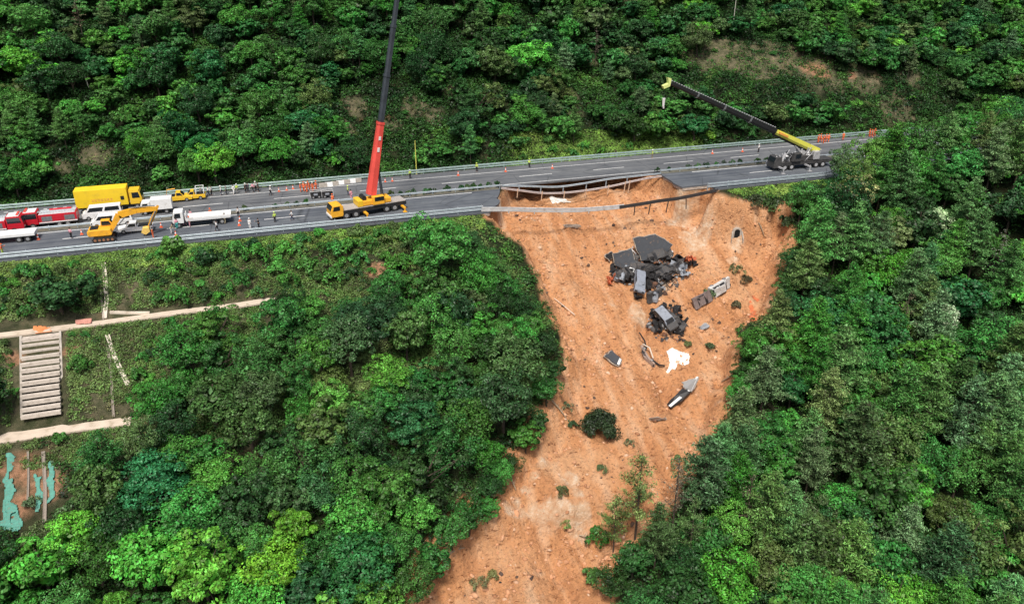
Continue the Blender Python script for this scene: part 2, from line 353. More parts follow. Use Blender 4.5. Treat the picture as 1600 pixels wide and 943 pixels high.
def drape(outline_px, lift, name, m, step=0.35, jag=0.5, seed=1, holes=0.0, fold=0.0, parent=None, thick=0.0):
    """a sheet lying on the ground, its outline given on the ground"""
    P = [tuple(atg(a, b)[:2]) for a, b in outline_px]; P = np.array(P)
    x0, y0 = P.min(0) - 1; x1, y1 = P.max(0) + 1
    X, Y = np.meshgrid(np.arange(x0, x1, step), np.arange(y0, y1, step), indexing='ij')
    d = sdist(X, Y, P) + fbm(X + seed * 13, Y, 1.4, 3) * jag
    if holes: d = np.minimum(d, (fbm(X + seed * 7, Y + 3, 1.6, 3) + holes) * 2)
    Z = h(X, Y) + lift + fold * fbm(X + 5, Y + seed, 0.9, 2)
    nx, ny = X.shape; ii = np.arange(nx * ny).reshape(nx, ny)
    q = np.stack([ii[:-1, :-1], ii[1:, :-1], ii[1:, 1:], ii[:-1, 1:]], -1).reshape(-1, 4); q = q[d.ravel()[q].mean(1) > 0]
    uq, inv = np.unique(q, return_inverse=True)
    me = np_mesh(name, np.stack([X, Y, Z], -1).reshape(-1, 3)[uq], inv.reshape(q.shape), True)
    o = link(name, me, m, parent)
    if thick: t = o.modifiers.new('t', 'SOLIDIFY'); t.thickness = thick
    return o

# ------------------------------------------------------------------ the motorway
M_ASPH = mat('asphalt', (0.125, 0.133, 0.145), 0.8, var=0.38, scale=0.3, bump=0.1)
M_ASPH2 = mat('asphalt_dark', (0.095, 0.108, 0.125), 0.8, var=0.38, scale=0.4, bump=0.1)
M_WHITE = mat('road_paint', (0.78, 0.78, 0.76), 0.7, var=0.25, scale=2.5)
M_CONC = mat('concrete', (0.42, 0.38, 0.33), 0.9, var=0.3, scale=1.2, bump=0.2)
M_CONC_P = mat('pale_concrete', (0.62, 0.55, 0.46), 0.9, var=0.25, scale=0.9, bump=0.2, dirt=(0.36, 0.27, 0.18))
M_GALV = mat('galvanised_steel', (0.40, 0.46, 0.50), 0.5, 0.25, var=0.2, scale=1.5)
M_GALV_G = mat('green_grey_steel', (0.36, 0.47, 0.45), 0.5, 0.2, var=0.25, scale=1.5)
M_RUST = mat('dirty_steel', (0.46, 0.40, 0.38), 0.6, 0.2, var=0.4, scale=2.0, dirt=(0.3, 0.2, 0.14))
M_DARKST = mat('dark_steel', (0.05, 0.045, 0.045), 0.6, 0.3, var=0.4)
def asphalt(m, a, b, mud):
    n = m.node_tree.nodes; l = m.node_tree.links; p = n['Principled BSDF']; g = n.new('ShaderNodeNewGeometry')
    mp = n.new('ShaderNodeMapping'); mp.inputs['Scale'].default_value = (.035, 1.3, 1); l.new(g.outputs['Position'], mp.inputs[0])
    x = n.new('ShaderNodeTexNoise'); x.inputs['Scale'].default_value = 1; x.inputs['Detail'].default_value = 5; l.new(mp.outputs[0], x.inputs['Vector'])
    r = n.new('ShaderNodeValToRGB'); e = r.color_ramp.elements; e[0].position = .32; e[1].position = .7; e[0].color = (*a, 1); e[1].color = (*b, 1); l.new(x.outputs['Fac'], r.inputs[0])
    y = n.new('ShaderNodeTexNoise'); y.inputs['Scale'].default_value = .22; y.inputs['Detail'].default_value = 8; y.inputs['Roughness'].default_value = .7; l.new(g.outputs['Position'], y.inputs['Vector'])
    r2 = n.new('ShaderNodeValToRGB'); e = r2.color_ramp.elements; e[0].position = .35; e[1].position = .66; e[0].color = (.7, .7, .72, 1); e[1].color = (1.25, 1.22, 1.18, 1); l.new(y.outputs['Fac'], r2.inputs[0])
    mx = n.new('ShaderNodeMix'); mx.data_type = 'RGBA'; mx.blend_type = 'MULTIPLY'; mx.inputs[0].default_value = .8; l.new(r.outputs[0], mx.inputs[6]); l.new(r2.outputs[0], mx.inputs[7])
    z = n.new('ShaderNodeTexVoronoi'); z.feature = 'DISTANCE_TO_EDGE'; z.inputs['Scale'].default_value = .11; l.new(g.outputs['Position'], z.inputs['Vector'])
    c = n.new('ShaderNodeMapRange'); c.inputs[1].default_value = 0; c.inputs[2].default_value = .012; c.inputs[3].default_value = .55; c.inputs[4].default_value = 1; l.new(z.outputs[0], c.inputs[0])
    vs = n.new('ShaderNodeVectorMath'); vs.operation = 'SCALE'; l.new(mx.outputs[2], vs.inputs[0]); l.new(c.outputs[0], vs.inputs['Scale']); l.new(vs.outputs[0], p.inputs['Base Color'])
asphalt(M_ASPH, (.085, .092, .105), (.17, .178, .185), 0); asphalt(M_ASPH2, (.07, .08, .10), (.135, .15, .165), 0)
def road_slab(pts, name, m, z1=0.0, th=0.28):
    o = MB().slab(pts, z1 - th, z1).obj(name, m); tag(o, kind='structure'); return o
UL, UR = -400, 400
road_slab([(UL, 0.35), (UR, 0.35), (UR, 12.3), (UL, 12.3)], 'road_uphill_carriageway', M_ASPH)
# its broken lip over the hollow
lip = [(CUT_R[-1][0] + 1.0, 0.35)] ; road = None
cutl = [(x, y) for x, y in CUT_L]; cutr = [(x, y) for x, y in CUT_R]
cutl[0] = (cutl[0][0], -1.1); cutl[-1] = (cutl[-1][0], -12.4); cutr[0] = (cutr[0][0], -12.4); cutr[-1] = (cutr[-1][0], -1.1)
def jagged(p, k=4, a=0.28, seed=5):
    rr = random.Random(seed); out = []
    for (x0, y0), (x1, y1) in zip(p[:-1], p[1:]):
        out.append((x0, y0))
        for j in range(1, k): t = j / k; out.append((x0 + (x1 - x0) * t + rr.uniform(-a, a), y0 + (y1 - y0) * t + rr.uniform(-a, a) * 0.5))
    return out + [p[-1]]
JL, JR = jagged(cutl), jagged(cutr, seed=8)
road_slab([(UL, -12.4), ] + JL[::-1] + [(UL, -1.1)], 'road_valley_carriageway', M_ASPH2)
road_slab([(UR, -1.1)] + JR[::-1] + [(UR, -12.4)], 'road_valley_carriageway', M_ASPH2)
# stone base course under the broken edges
M_BASE = mat('base_course', (0.50, 0.42, 0.35), 0.95, var=0.4, scale=3, bump=0.4)
for nm, J, s in (('road_base', JR, 1), ('road_base', JL, -1)):
    o = MB().slab([(x + s * 0.15, y) for x, y in (J if s < 0 else J)][::1] + [(J[-1][0] + s * 3, J[-1][1]), (J[0][0] + s * 3, J[0][1])], -0.75, -0.285).obj(nm, M_BASE); tag(o, kind='structure')
# median strip between the carriageways
for a, b in ((UL, cutl[0][0] - 0.2), (cutr[-1][0] + 0.2, UR)):
    o = MB().box(a, b, -1.09, 0.34, -0.3, 0.10).obj('median_strip', mat('median_soil', (0.16, 0.15, 0.115), .95, var=.5, scale=1.2, dirt=(.05, .07, .03))); tag(o, kind='structure')
def marks(name, lines):
    b = MB()
    for u0, u1, v, wd in lines: b.box(u0, u1, v - wd / 2, v + wd / 2, 0.004, 0.010)
    o = b.obj(name, M_WHITE); tag(o, kind='structure')
L = []
for v in (9.2, 1.1): L.append((UL, UR, v, 0.17))
for k in range(-45, 46): L.append((k * 15 + 3, k * 15 + 9.5, 5.1, 0.2)); 
for v in (-1.7, -9.3): L += [(UL, min(x for x, y in JL) - 0.2, v, 0.2), (max(x for x, y in JR) + 0.3, UR, v, 0.22)]
xl, xr = min(x for x, y in JL) - 0.5, max(x for x, y in JR) + 0.5
for k in range(-45, 46):
    a, b = k * 15 + 1, k * 15 + 7.5
    if b < xl or a > xr: L.append((a, b, -5.4, 0.2))
for k in range(-20, 8): L.append((k * 1.5 - 60, k * 1.5 - 59.4, 10.8, 0.28))
marks('road_markings', L)

WB = [(-.04, -.155), (.0, -.155), (.055, -.10), (.055, -.06), (-.0, -.02), (-.0, .02), (.055, .06), (.055, .10), (0, .155), (-.04, .155), (.015, .08), (-.04, .0), (.015, -.08)]
def guardrail(name, label, path, beams, m, post_h, every=1, group='steel guardrails of the motorway', posts=None, post_m=None, flip=1, cat='guardrail'):
    p0 = path[0]; root = empty(name, (p0[0], p0[1], p0[2]))
    tag(root, label, cat, group)
    loc = [tuple(Vector(p) - Vector(p0)) for p in path]
    for bz, sc in beams:
        MB().sweep([(x * sc * flip, z * sc + bz) for x, z in WB][::flip], loc).obj('beam', m, root)
    pm = MB().box(-.06, .06, -.06, .06, -0.3, post_h).mesh('post')
    cp = None
    for i in range(0, len(loc), every):
        if posts is not None: break
        if cp is None: cp = link('post', pm, post_m or m, root)
        else: cp = cp.copy(); C.objects.link(cp); cp.parent = root
        cp.location = (loc[i][0], loc[i][1] + 0.1 * flip, loc[i][2])
    for (x, y, z, hh, rx, ry) in posts or []:
        o = MB().box(-.07, .07, -.07, .07, -hh, 0.3).obj('post', post_m or m, root); o.location = Vector((x, y, z)) - Vector(p0); o.rotation_euler = (rx, ry, 0)
    return root
def straight(a, b, v, z=0, st=4): n = max(2, int((b - a) / st) + 1); return [(a + (b - a) * i / (n - 1), v, z) for i in range(n)]
guardrail('guardrail', 'pale green steel guardrail along the foot of the wooded hillside, whole length of the road', straight(-130, 150, 12.0), [(0.40, 0.8), (0.84, 1.0)], M_GALV_G, 1.05)
guardrail('guardrail', 'silver double guardrail on the valley edge, left of the landslide below the crane truck', straight(-130, -9.0, -12.1), [(0.42, 1.05), (0.92, 0.95)], M_GALV, 1.2)
guardrail('guardrail', 'silver double guardrail on the valley edge, right of the landslide below the burnt-looking crane', straight(CUT_R[0][0] - 1.5, 120, -12.1), [(0.42, 1.05), (0.92, 0.95)], M_GALV, 1.2)
guardrail('guardrail', 'median guardrail with small shrubs behind it, left of the collapse', straight(-130, cutl[0][0], -0.9, 0.1), [(0.5, 1.0)], M_GALV, 0.75)
guardrail('guardrail', 'median guardrail with small shrubs behind it, right of the collapse', straight(cutr[-1][0], 120, -0.9, 0.1), [(0.5, 1.0)], M_GALV, 0.75)
def smooth_path(pts, n=5):
    out = []
    P = [Vector(p) for p in pts]
    for i in range(len(P) - 1):
        a, b, c, d = P[max(i - 1, 0)], P[i], P[i + 1], P[min(i + 2, len(P) - 1)]
        for k in range(n):
            t = k / n; out.append(tuple(0.5 * ((2 * b) + (c - a) * t + (2 * a - 5 * b + 4 * c - d) * t * t + (3 * b - a - 3 * c + d) * t ** 3)))
    return out + [tuple(P[-1])]
up_px = [(785, 290), (825, 291), (870, 292), (910, 287), (950, 280), (985, 276), (1015, 273), (1045, 270)]
hang_up = smooth_path([tuple(atv(a, b, -0.75)) for a, b in up_px])
pp = [(811, 293), (845, 295), (880, 295), (916, 291), (947, 285), (980, 279)]
guardrail('guardrail', 'upper of the two median guardrails sagging across the black hollow of the collapse', hang_up, [(0, 1.2)], M_GALV, 0.5,
          posts=[(*atv(a, b, -0.75), 0.75, 0, 0.06) for a, b in pp])
lo_px = [(783, 294), (815, 298), (850, 302), (885, 301), (920, 297), (955, 291), (990, 283), (1015, 278), (1038, 275)]
hang_lo = smooth_path([tuple(atv(a, b, -1.6)) for a, b in lo_px])
pp = [(809, 297, 1.4), (847, 301, 1.5), (882, 301, 1.2), (916, 297, 1.5), (951, 291, 1.6), (977, 286, 3.1), (984, 284, 2.2)]
guardrail('guardrail', 'lower of the two median guardrails sagging in the collapse, muddy posts dangling from it', hang_lo, [(0, 1.25)], M_RUST, 0.5,
          posts=[(*atv(a, b, -1.6), hh, 0, 0.1) for a, b, hh in pp], post_m=mat('muddy_post', (0.62, 0.42, 0.28), 0.9))
nr_px = [(752, 329), (800, 329), (850, 330), (900, 330), (945, 327), (975, 324)]
n1 = smooth_path([tuple(atv(a, b, -12.3)) for a, b in nr_px])
guardrail('guardrail', 'long pale guardrail hanging level in the air over the head of the landslide', n1, [(0, 1.25), (0.42, 1.2)], mat('worn_rail', (0.50, 0.50, 0.50), 0.55, 0.2, var=0.4, scale=1.2, dirt=(.35, .25, .18)), 0.6,
          posts=[(*atv(a, b, -12.3), 0.5, 0, 0.0) for a, b in [(795, 329), (835, 330), (878, 330), (920, 329)]])
nr_px = [(968, 325), (1000, 320), (1030, 315), (1060, 311), (1095, 304), (1122, 298)]
n2 = smooth_path([tuple(atv(a, b, -12.4)) for a, b in nr_px])
guardrail('guardrail', 'dark guardrail rising to the broken road edge with bent posts hanging below it', n2, [(0, 1.2), (0.3, 1.0)], M_DARKST, 0.6,
          posts=[(*atv(a, b, -12.4), hh, 0.0, t) for a, b, hh, t in [(992, 323, 1.6, .05), (1016, 320, 1.7, .12), (1044, 316, 1.9, .15), (1072, 311, 1.9, -.1)]], post_m=M_DARKST)
# ------------------------------------------------------------------ vegetation meshes
def quads(Cn, N, size, rng, asp=0.62):
    """leaf-shaped faces at Cn facing N"""
    n = len(Cn); N = N / (np.linalg.norm(N, axis=1, keepdims=True) + 1e-9)
    r = rng.normal(size=(n, 3)); A = np.cross(N, r); A /= np.linalg.norm(A, axis=1, keepdims=True) + 1e-9
    B = np.cross(N, A); s = (size * rng.uniform(0.6, 1.35, n))[:, None]
    V = np.stack([Cn - A * s, Cn + B * s * asp - A * s * 0.1, Cn + A * s - N * s * 0.25, Cn - B * s * asp - A * s * 0.1], 1).reshape(-1, 3)
    return V, np.arange(4 * n).reshape(n, 4)
def dome_clumps(P, D, rad, per, size, rng, flat=0.6):
    """small domes of leaves at P pointing along D"""
    k = len(P); n = k * per; pid = np.repeat(np.arange(k), per)
    d = rng.normal(size=(n, 3)); d /= np.linalg.norm(d, axis=1, keepdims=True)
    Dn = D[pid] / (np.linalg.norm(D[pid], axis=1, keepdims=True) + 1e-9)
    dot = (d * Dn).sum(1, keepdims=True); d = np.where(dot < -0.15, d - 2 * dot * Dn, d)
    rr = rad[pid][:, None] * rng.uniform(0.72, 1.05, (n, 1))
    pos = P[pid] + d * rr * np.array([1, 1, flat])
    N = d * 0.8 + np.array([0, 0, 0.75]) + rng.normal(size=(n, 3)) * 0.38
    return pos, N
def broadleaf(seed, Rr=1.0, H=1.0, clumps=34, per=60, leaf=0.065, lean=0.0, flat=0.62, gap=0.0, tall=0.8):
    """crown of unit radius; the base of the tree is at z=0, the top near z=2.0"""
    rng = np.random.RandomState(seed); P = []; D = []
    lob = rng.normal(size=(5, 3)); lob[:, 2] = np.abs(lob[:, 2]) * 0.6; lob /= np.linalg.norm(lob, axis=1, keepdims=True); la = rng.uniform(0.05, 0.32, 5)
    while len(P) < clumps:
        d = rng.normal(size=3); d /= np.linalg.norm(d)
        if d[2] < -0.45 and rng.rand() < 0.8: continue
        s = 0.72 + sum(a * max(0, d @ q) ** 3 for a, q in zip(la, lob))
        s *= rng.uniform(0.72, 1.06) if rng.rand() < 0.7 else rng.uniform(0.4, 0.75)
        p = np.array([d[0] * s, d[1] * s, d[2] * s * tall + 1.15 + lean * d[0]])
        if P and min(np.linalg.norm(p - q) for q in P) < 0.16 + gap: 
            if rng.rand() < 0.85: continue
        P.append(p); D.append(d + np.array([0, 0, 0.55]))
    P = np.array(P); D = np.array(D); rad = rng.uniform(0.16, 0.30, len(P))
    pos, N = dome_clumps(P, D, rad, per, leaf, rng, flat)
    V, F = quads(pos, N, leaf, rng)
    # inner, larger, sparse leaves that stop the light
    k = 260; d = rng.normal(size=(k, 3)); d /= np.linalg.norm(d, axis=1, keepdims=True)
    pin = d * rng.uniform(0.2, 0.62, (k, 1)) * np.array([1, 1, tall]) + np.array([0, 0, 1.12])
    V2, F2 = quads(pin, d + rng.normal(size=(k, 3)) * 0.4, leaf * 2.0, rng)
    return np_mesh('crown_leaves', np.vstack([V, V2]), np.vstack([F, F2 + len(V)])), P
def trunk_mesh(tops, seed, r=0.06, zf=1.0, limbs=9):
    rng = random.Random(seed); b = MB()
    wob = [(rng.uniform(-.05, .05), rng.uniform(-.05, .05)) for _ in range(4)]
    path = [(0, 0, -0.15), (wob[0][0], wob[0][1], 0.3), (wob[1][0], wob[1][1], 0.7), (wob[2][0], wob[2][1], 1.15), (wob[3][0] * 2, wob[3][1] * 2, 1.6)]
    b.tube(path, r, 7, r * 0.35)
    for i in range(min(limbs, len(tops))):
        t = Vector(tops[rng.randrange(len(tops))]); z0 = rng.uniform(0.45, 1.2); a = Vector((wob[1][0], wob[1][1], z0))
        m = (a + t) / 2 + Vector((0, 0, 0.08 * rng.uniform(-1, 1))); b.tube([a, m, t], r * 0.42, 5, r * 0.1)
    return b.mesh('trunk')
def pine(seed, tiers=11, per=9, sparse=1.0, dead=False):
    """unit height pine, trunk from z=0 to 1; returns needles and wood"""
    rng = np.random.RandomState(seed); b = MB(); pts = []; nrm = []
    b.tube([(0, 0, -0.05), (rng.uniform(-.01, .01), 0, 0.5), (rng.uniform(-.02, .02), 0, 0.98)], 0.0125, 7, 0.003)
    z0 = 0.30 if not dead else 0.35
    for t in range(tiers):
        f = t / (tiers - 1); z = z0 + (0.95 - z0) * f; L = (0.235 * (1 - f) ** 0.75 + 0.035) * rng.uniform(0.75, 1.2)
        if f < 0.15: L *= 0.7
        for k in range(per):
            if rng.rand() > 0.88 * sparse: continue
            a = rng.uniform(0, 2 * math.pi); l = L * rng.uniform(0.6, 1.12); z1 = z + rng.uniform(-.02, .02)
            d = np.array([math.cos(a), math.sin(a), 0]); e = np.array([0, 0, z1]) + d * l + np.array([0, 0, l * rng.uniform(-0.05, 0.35)])
            b.tube([(0, 0, z1), tuple((np.array([0, 0, z1]) + e) / 2 - np.array([0, 0, 0.01])), tuple(e)], 0.0035, 4, 0.001)
            n = int(10 + 95 * l / 0.25)
            if dead: n = int(n * 0.22)
            s = rng.uniform(0.25, 1.05, n); q = np.array([0, 0, z1]) + (e - np.array([0, 0, z1])) * s[:, None] + rng.normal(size=(n, 3)) * np.array([0.020, 0.020, 0.010])
            pts.append(q); nrm.append(rng.normal(size=(n, 3)) * 0.75 + np.array([0, 0, 0.8]))
    pts = np.vstack(pts); nrm = np.vstack(nrm)
    V, F = quads(pts, nrm, 0.0135, rng, 0.34)
    return np_mesh('needles', V, F), b.mesh('trunk')
def shrub_mesh(seed, clumps=14, per=46, leaf=0.085):
    rng = np.random.RandomState(seed); P = []; D = []
    for _ in range(clumps):
        a = rng.uniform(0, 6.28); r = rng.uniform(0, 0.8) ** 0.8; z = 0.5 * math.sqrt(max(0, 1 - r * r)) * rng.uniform(0.5, 1.25)
        P.append((r * math.cos(a), r * math.sin(a), z + 0.08)); D.append((math.cos(a) * r, math.sin(a) * r, 0.8))
    pos, N = dome_clumps(np.array(P), np.array(D), rng.uniform(0.2, 0.36, clumps), per, leaf, rng, 0.75)
    V, F = quads(pos, N, leaf, rng); V[:, 2] = np.maximum(V[:, 2], -0.1)
    return np_mesh('shrub_leaves', V, F)
CROWNS = []
for i in range(16):
    if i % 2: me, P = broadleaf(100 + i, clumps=30 + (i * 5) % 22, per=(92, 76, 84)[i % 3], leaf=(0.044, 0.056, 0.050)[i % 3], flat=(0.5, 0.65, 0.8)[i % 3], gap=(0.06, 0.0, 0.12)[(i // 2) % 3], tall=(0.7, 0.95, 0.82, 1.15)[i // 2 % 4])
    else: me, P = broadleaf(100 + i, clumps=62 + i, per=58, leaf=0.038, flat=(0.6, 0.8)[i // 2 % 2], gap=-0.06, tall=(0.9, 1.2, 0.75, 1.05)[i // 2 % 4])
    CROWNS.append((me, trunk_mesh(P, i)))
BIGC = []
for i in range(3):
    me, P = broadleaf(300 + i, clumps=58, per=95, leaf=0.036, flat=0.55, gap=0.03, tall=0.85); BIGC.append((me, trunk_mesh(P, 40 + i, r=0.045)))
PINES = [pine(i, 12, 11, 1.0) for i in range(4)] + [pine(20 + i, 10, 8, 0.62) for i in range(2)] + [pine(31, 10, 6, 0.7, True)]
SHRUBS = [shrub_mesh(i, 10 + 3 * (i % 4), 46, (0.075, 0.1)[i % 2]) for i in range(7)]
DENSE_SHRUB = shrub_mesh(77, 60, 90, 0.05); DENSE_SHRUB.materials.append(M_LEAF)
rng_t = random.Random(11)
G = dict(dark=(0.026, 0.078, 0.022), mid=(0.046, 0.145, 0.030), green=(0.060, 0.21, 0.036), blue=(0.032, 0.125, 0.034), bright=(0.095, 0.30, 0.040),
         yellow=(0.17, 0.34, 0.03), olive=(0.075, 0.135, 0.040), pine=(0.095, 0.23, 0.065), pinegrey=(0.13, 0.22, 0.085), brown=(0.10, 0.085, 0.045), pale=(0.34, 0.40, 0.22), lime=(0.12, 0.30, 0.038))
WORD = dict(dark='dark green', mid='mid green', green='fresh green', blue='bluish green', bright='bright green', yellow='yellow-green', olive='olive green', pine='green', pinegrey='grey-green', brown='brownish', pale='pale', lime='light green')
ORD = ['leftmost'] + [w_ + ' from left' for w_ in 'second third fourth fifth sixth seventh eighth ninth tenth eleventh twelfth thirteenth fourteenth fifteenth sixteenth seventeenth eighteenth nineteenth twentieth'.split()] + ['twenty-%s from left' % w_ for w_ in 'first second third fourth fifth sixth seventh eighth ninth'.split()] * 2
def autolabel(items, noun, where):
    """items: (object, colour key, px, py, apparent radius); where(px, py) names the spot. Every one gets a description of its own."""
    by = {}
    for it in items:
        sz = 'small' if it[4] < 17 else 'large' if it[4] > 34 else 'medium'
        by.setdefault('%s %s %s %s' % (sz, WORD[it[1]], noun, where(it[2], it[3])), []).append(it)
    for k, v in by.items():
        v.sort(key=lambda t: t[2])
        for i, t in enumerate(v): t[0]['label'] = k if len(v) == 1 else k + ', ' + (ORD[i] if i < len(v) - 1 or len(v) > 2 and i < 1 else 'rightmost')
def where_far(a, b):
    c = 'above the fire engines' if a < 120 else 'above the yellow lorry' if a < 250 else 'above the roadside crowd' if a < 420 else 'left of the red boom' if a < 580 else 'right of the red boom' if a < 720 else 'above the collapse' if a < 900 else "left of the black boom's tip" if a < 1050 else 'above the dark crane' if a < 1290 else 'near the top right corner'
    return ('at the top,' if b < 55 else 'high up,' if b < 115 else 'halfway up,' if b < 180 else 'low down,') + ' ' + c
def where_left(a, b):
    r = 'below the embankment' if b < 520 else 'in the upper left wood' if b < 620 else 'in the middle left wood' if b < 730 else 'in the lower left wood' if b < 850 else 'at the bottom left'
    c = 'near the photo edge' if a < 130 else 'under the terraces' if a < 330 else 'towards its centre' if a < 520 else 'towards the slide' if a < 690 else 'beside the slide'
    return r + ', ' + c
def where_right(a, b):
    r = 'by the road end' if b < 270 else 'in the upper right wood' if b < 420 else 'in the middle right wood' if b < 600 else 'in the lower right wood' if b < 780 else 'at the bottom right'
    c = 'beside the slide' if a < 1230 else 'near the slide' if a < 1340 else 'in its middle' if a < 1450 else 'towards the edge' if a < 1540 else 'at the photo edge'
    return r + ', ' + c
def jit(c, a=0.22):
    k = 1 + rng_t.uniform(-a, a); return (c[0] * k * (1 + rng_t.uniform(-a, a)), c[1] * k, c[2] * k * (1 + rng_t.uniform(-a, a)), 1)
def tree(x, y, height, radius, col, label, group, var=None, name='broadleaf_tree', cat='tree', z=None, big=False):
    src = (BIGC if big else CROWNS); cm, tm = src[(var if var is not None else rng_t.randrange(len(src))) % len(src)]
    zz = h1(x, y) if z is None else z
    r = empty(name, (x, y, zz - 0.1), rng_t.uniform(0, 6.28)); r.scale = (radius, radius, height / 2.05)
    tag(r, label, cat, group)
    link('trunk', tm, M_BARK, r); c = link('crown', cm, M_LEAF, r); c.color = jit(col)
    return r
def pine_tree(x, y, height, spread, col, label, group, var=None, z=None):
    cm, tm = PINES[var if var is not None else rng_t.randrange(4)]
    r = empty('pine_tree', (x, y, (h1(x, y) if z is None else z) - 0.1), rng_t.uniform(0, 6.28)); r.scale = (height * spread, height * spread, height)
    tag(r, label, 'pine tree', group); link('trunk', tm, M_BARK, r); c = link('crown', cm, M_NEEDLE, r); c.color = jit(col)
    return r
def shrub(x, y, rad, ht, col, label, group, name='shrub', cat='shrub', z=None):
    o = link(name, SHRUBS[rng_t.randrange(len(SHRUBS))], M_LEAF); o.location = (x, y, (h1(x, y) if z is None else z) - 0.05)
    o.rotation_euler = (0, 0, rng_t.uniform(0, 6.28)); o.scale = (rad, rad, ht); o.color = jit(col); tag(o, label, cat, group); return o
def crown_at(px, py, z_up):
    """ground point whose crown centre, z_up above it, is seen at the pixel"""
    f = lambda u, v: h(u, v) + z_up
    return march(px, py, f)[:2]

# places nothing may grow over (what the photograph shows clear), as outlines seen from the drone
KEEP = [
    [(-60, 322), (300, 296), (620, 267), (1050, 234), (1225, 221), (1330, 208), (1318, 222), (1296, 232), (1280, 262), (1225, 284), (1130, 298), (760, 334), (700, 338), (480, 356), (250, 384), (-60, 418)],
    [(740, 350), (770, 395), (825, 445), (862, 515), (886, 575), (868, 645), (835, 700), (788, 760), (783, 798), (735, 808), (718, 850), (690, 885), (658, 950), (925, 950), (928, 900), (930, 845), (955, 832), (1005, 838), (1045, 815), (1078, 775), (1098, 710), (1118, 660), (1130, 610), (1143, 540), (1190, 500), (1208, 440), (1212, 375), (1180, 330), (1130, 300), (770, 325)],
    [(-60, 508), (415, 463), (425, 474), (-60, 540)], [(-60, 672), (192, 652), (192, 668), (-60, 702)],
    [(15, 515), (105, 510), (108, 668), (20, 675)], [(-10, 700), (85, 700), (92, 770), (60, 830), (-10, 830)],
    [(148, 400), (178, 400), (235, 486), (210, 520), (185, 650), (160, 640), (160, 500)], [(110, 540), (180, 540), (175, 640), (110, 640)],
]
CLEAR = [[(790, 262), (850, 226), (940, 214), (1060, 208), (1070, 240)], [(1078, 122), (1108, 62), (1180, 48), (1240, 70), (1330, 100), (1450, 105), (1480, 130), (1380, 140), (1250, 140), (1150, 150)],
         [(520, 150), (560, 130), (600, 120), (690, 150), (700, 190), (640, 230), (560, 215)], [(100, 225), (190, 225), (200, 255), (110, 265)], [(900, 120), (960, 120), (960, 160), (900, 150)], [(1320, 160), (1470, 150), (1450, 195), (1340, 200)]]
def blocked(x, y, z, rad, ht, polys, slack=0.0):
    P = []
    for zz, rr in ((0.55, 0.95), (0.8, 0.7), (0.35, 0.6)):
        for k in range(8): P.append((x + rad * rr * math.cos(k * .785), y + rad * rr * math.sin(k * .785), z + ht * zz))
    P.append((x, y, z + ht)); P.append((x, y, z + ht * 0.6))
    d = np.array(P) - CAM; q = d @ _fw; a = 800 + FPX * (d @ _rt) / q; b = 471.5 - FPX * (d @ _up) / q
    for K in polys:
        ka = np.asarray(K)
        if a.max() < ka[:, 0].min() or a.min() > ka[:, 0].max() or b.max() < ka[:, 1].min() or b.min() > ka[:, 1].max(): continue
        if (sdist(a, b, K) > slack).any(): return True
    return False
PL = []
def free(x, y, rad, k=0.8):
    return all((x - a) ** 2 + (y - b) ** 2 > ((rad + c) * k) ** 2 for a, b, c in PL)
def seen(x, y, z):
    a, b = proj((x, y, z)); return -280 < a < 1880 and -100 < b < 1050

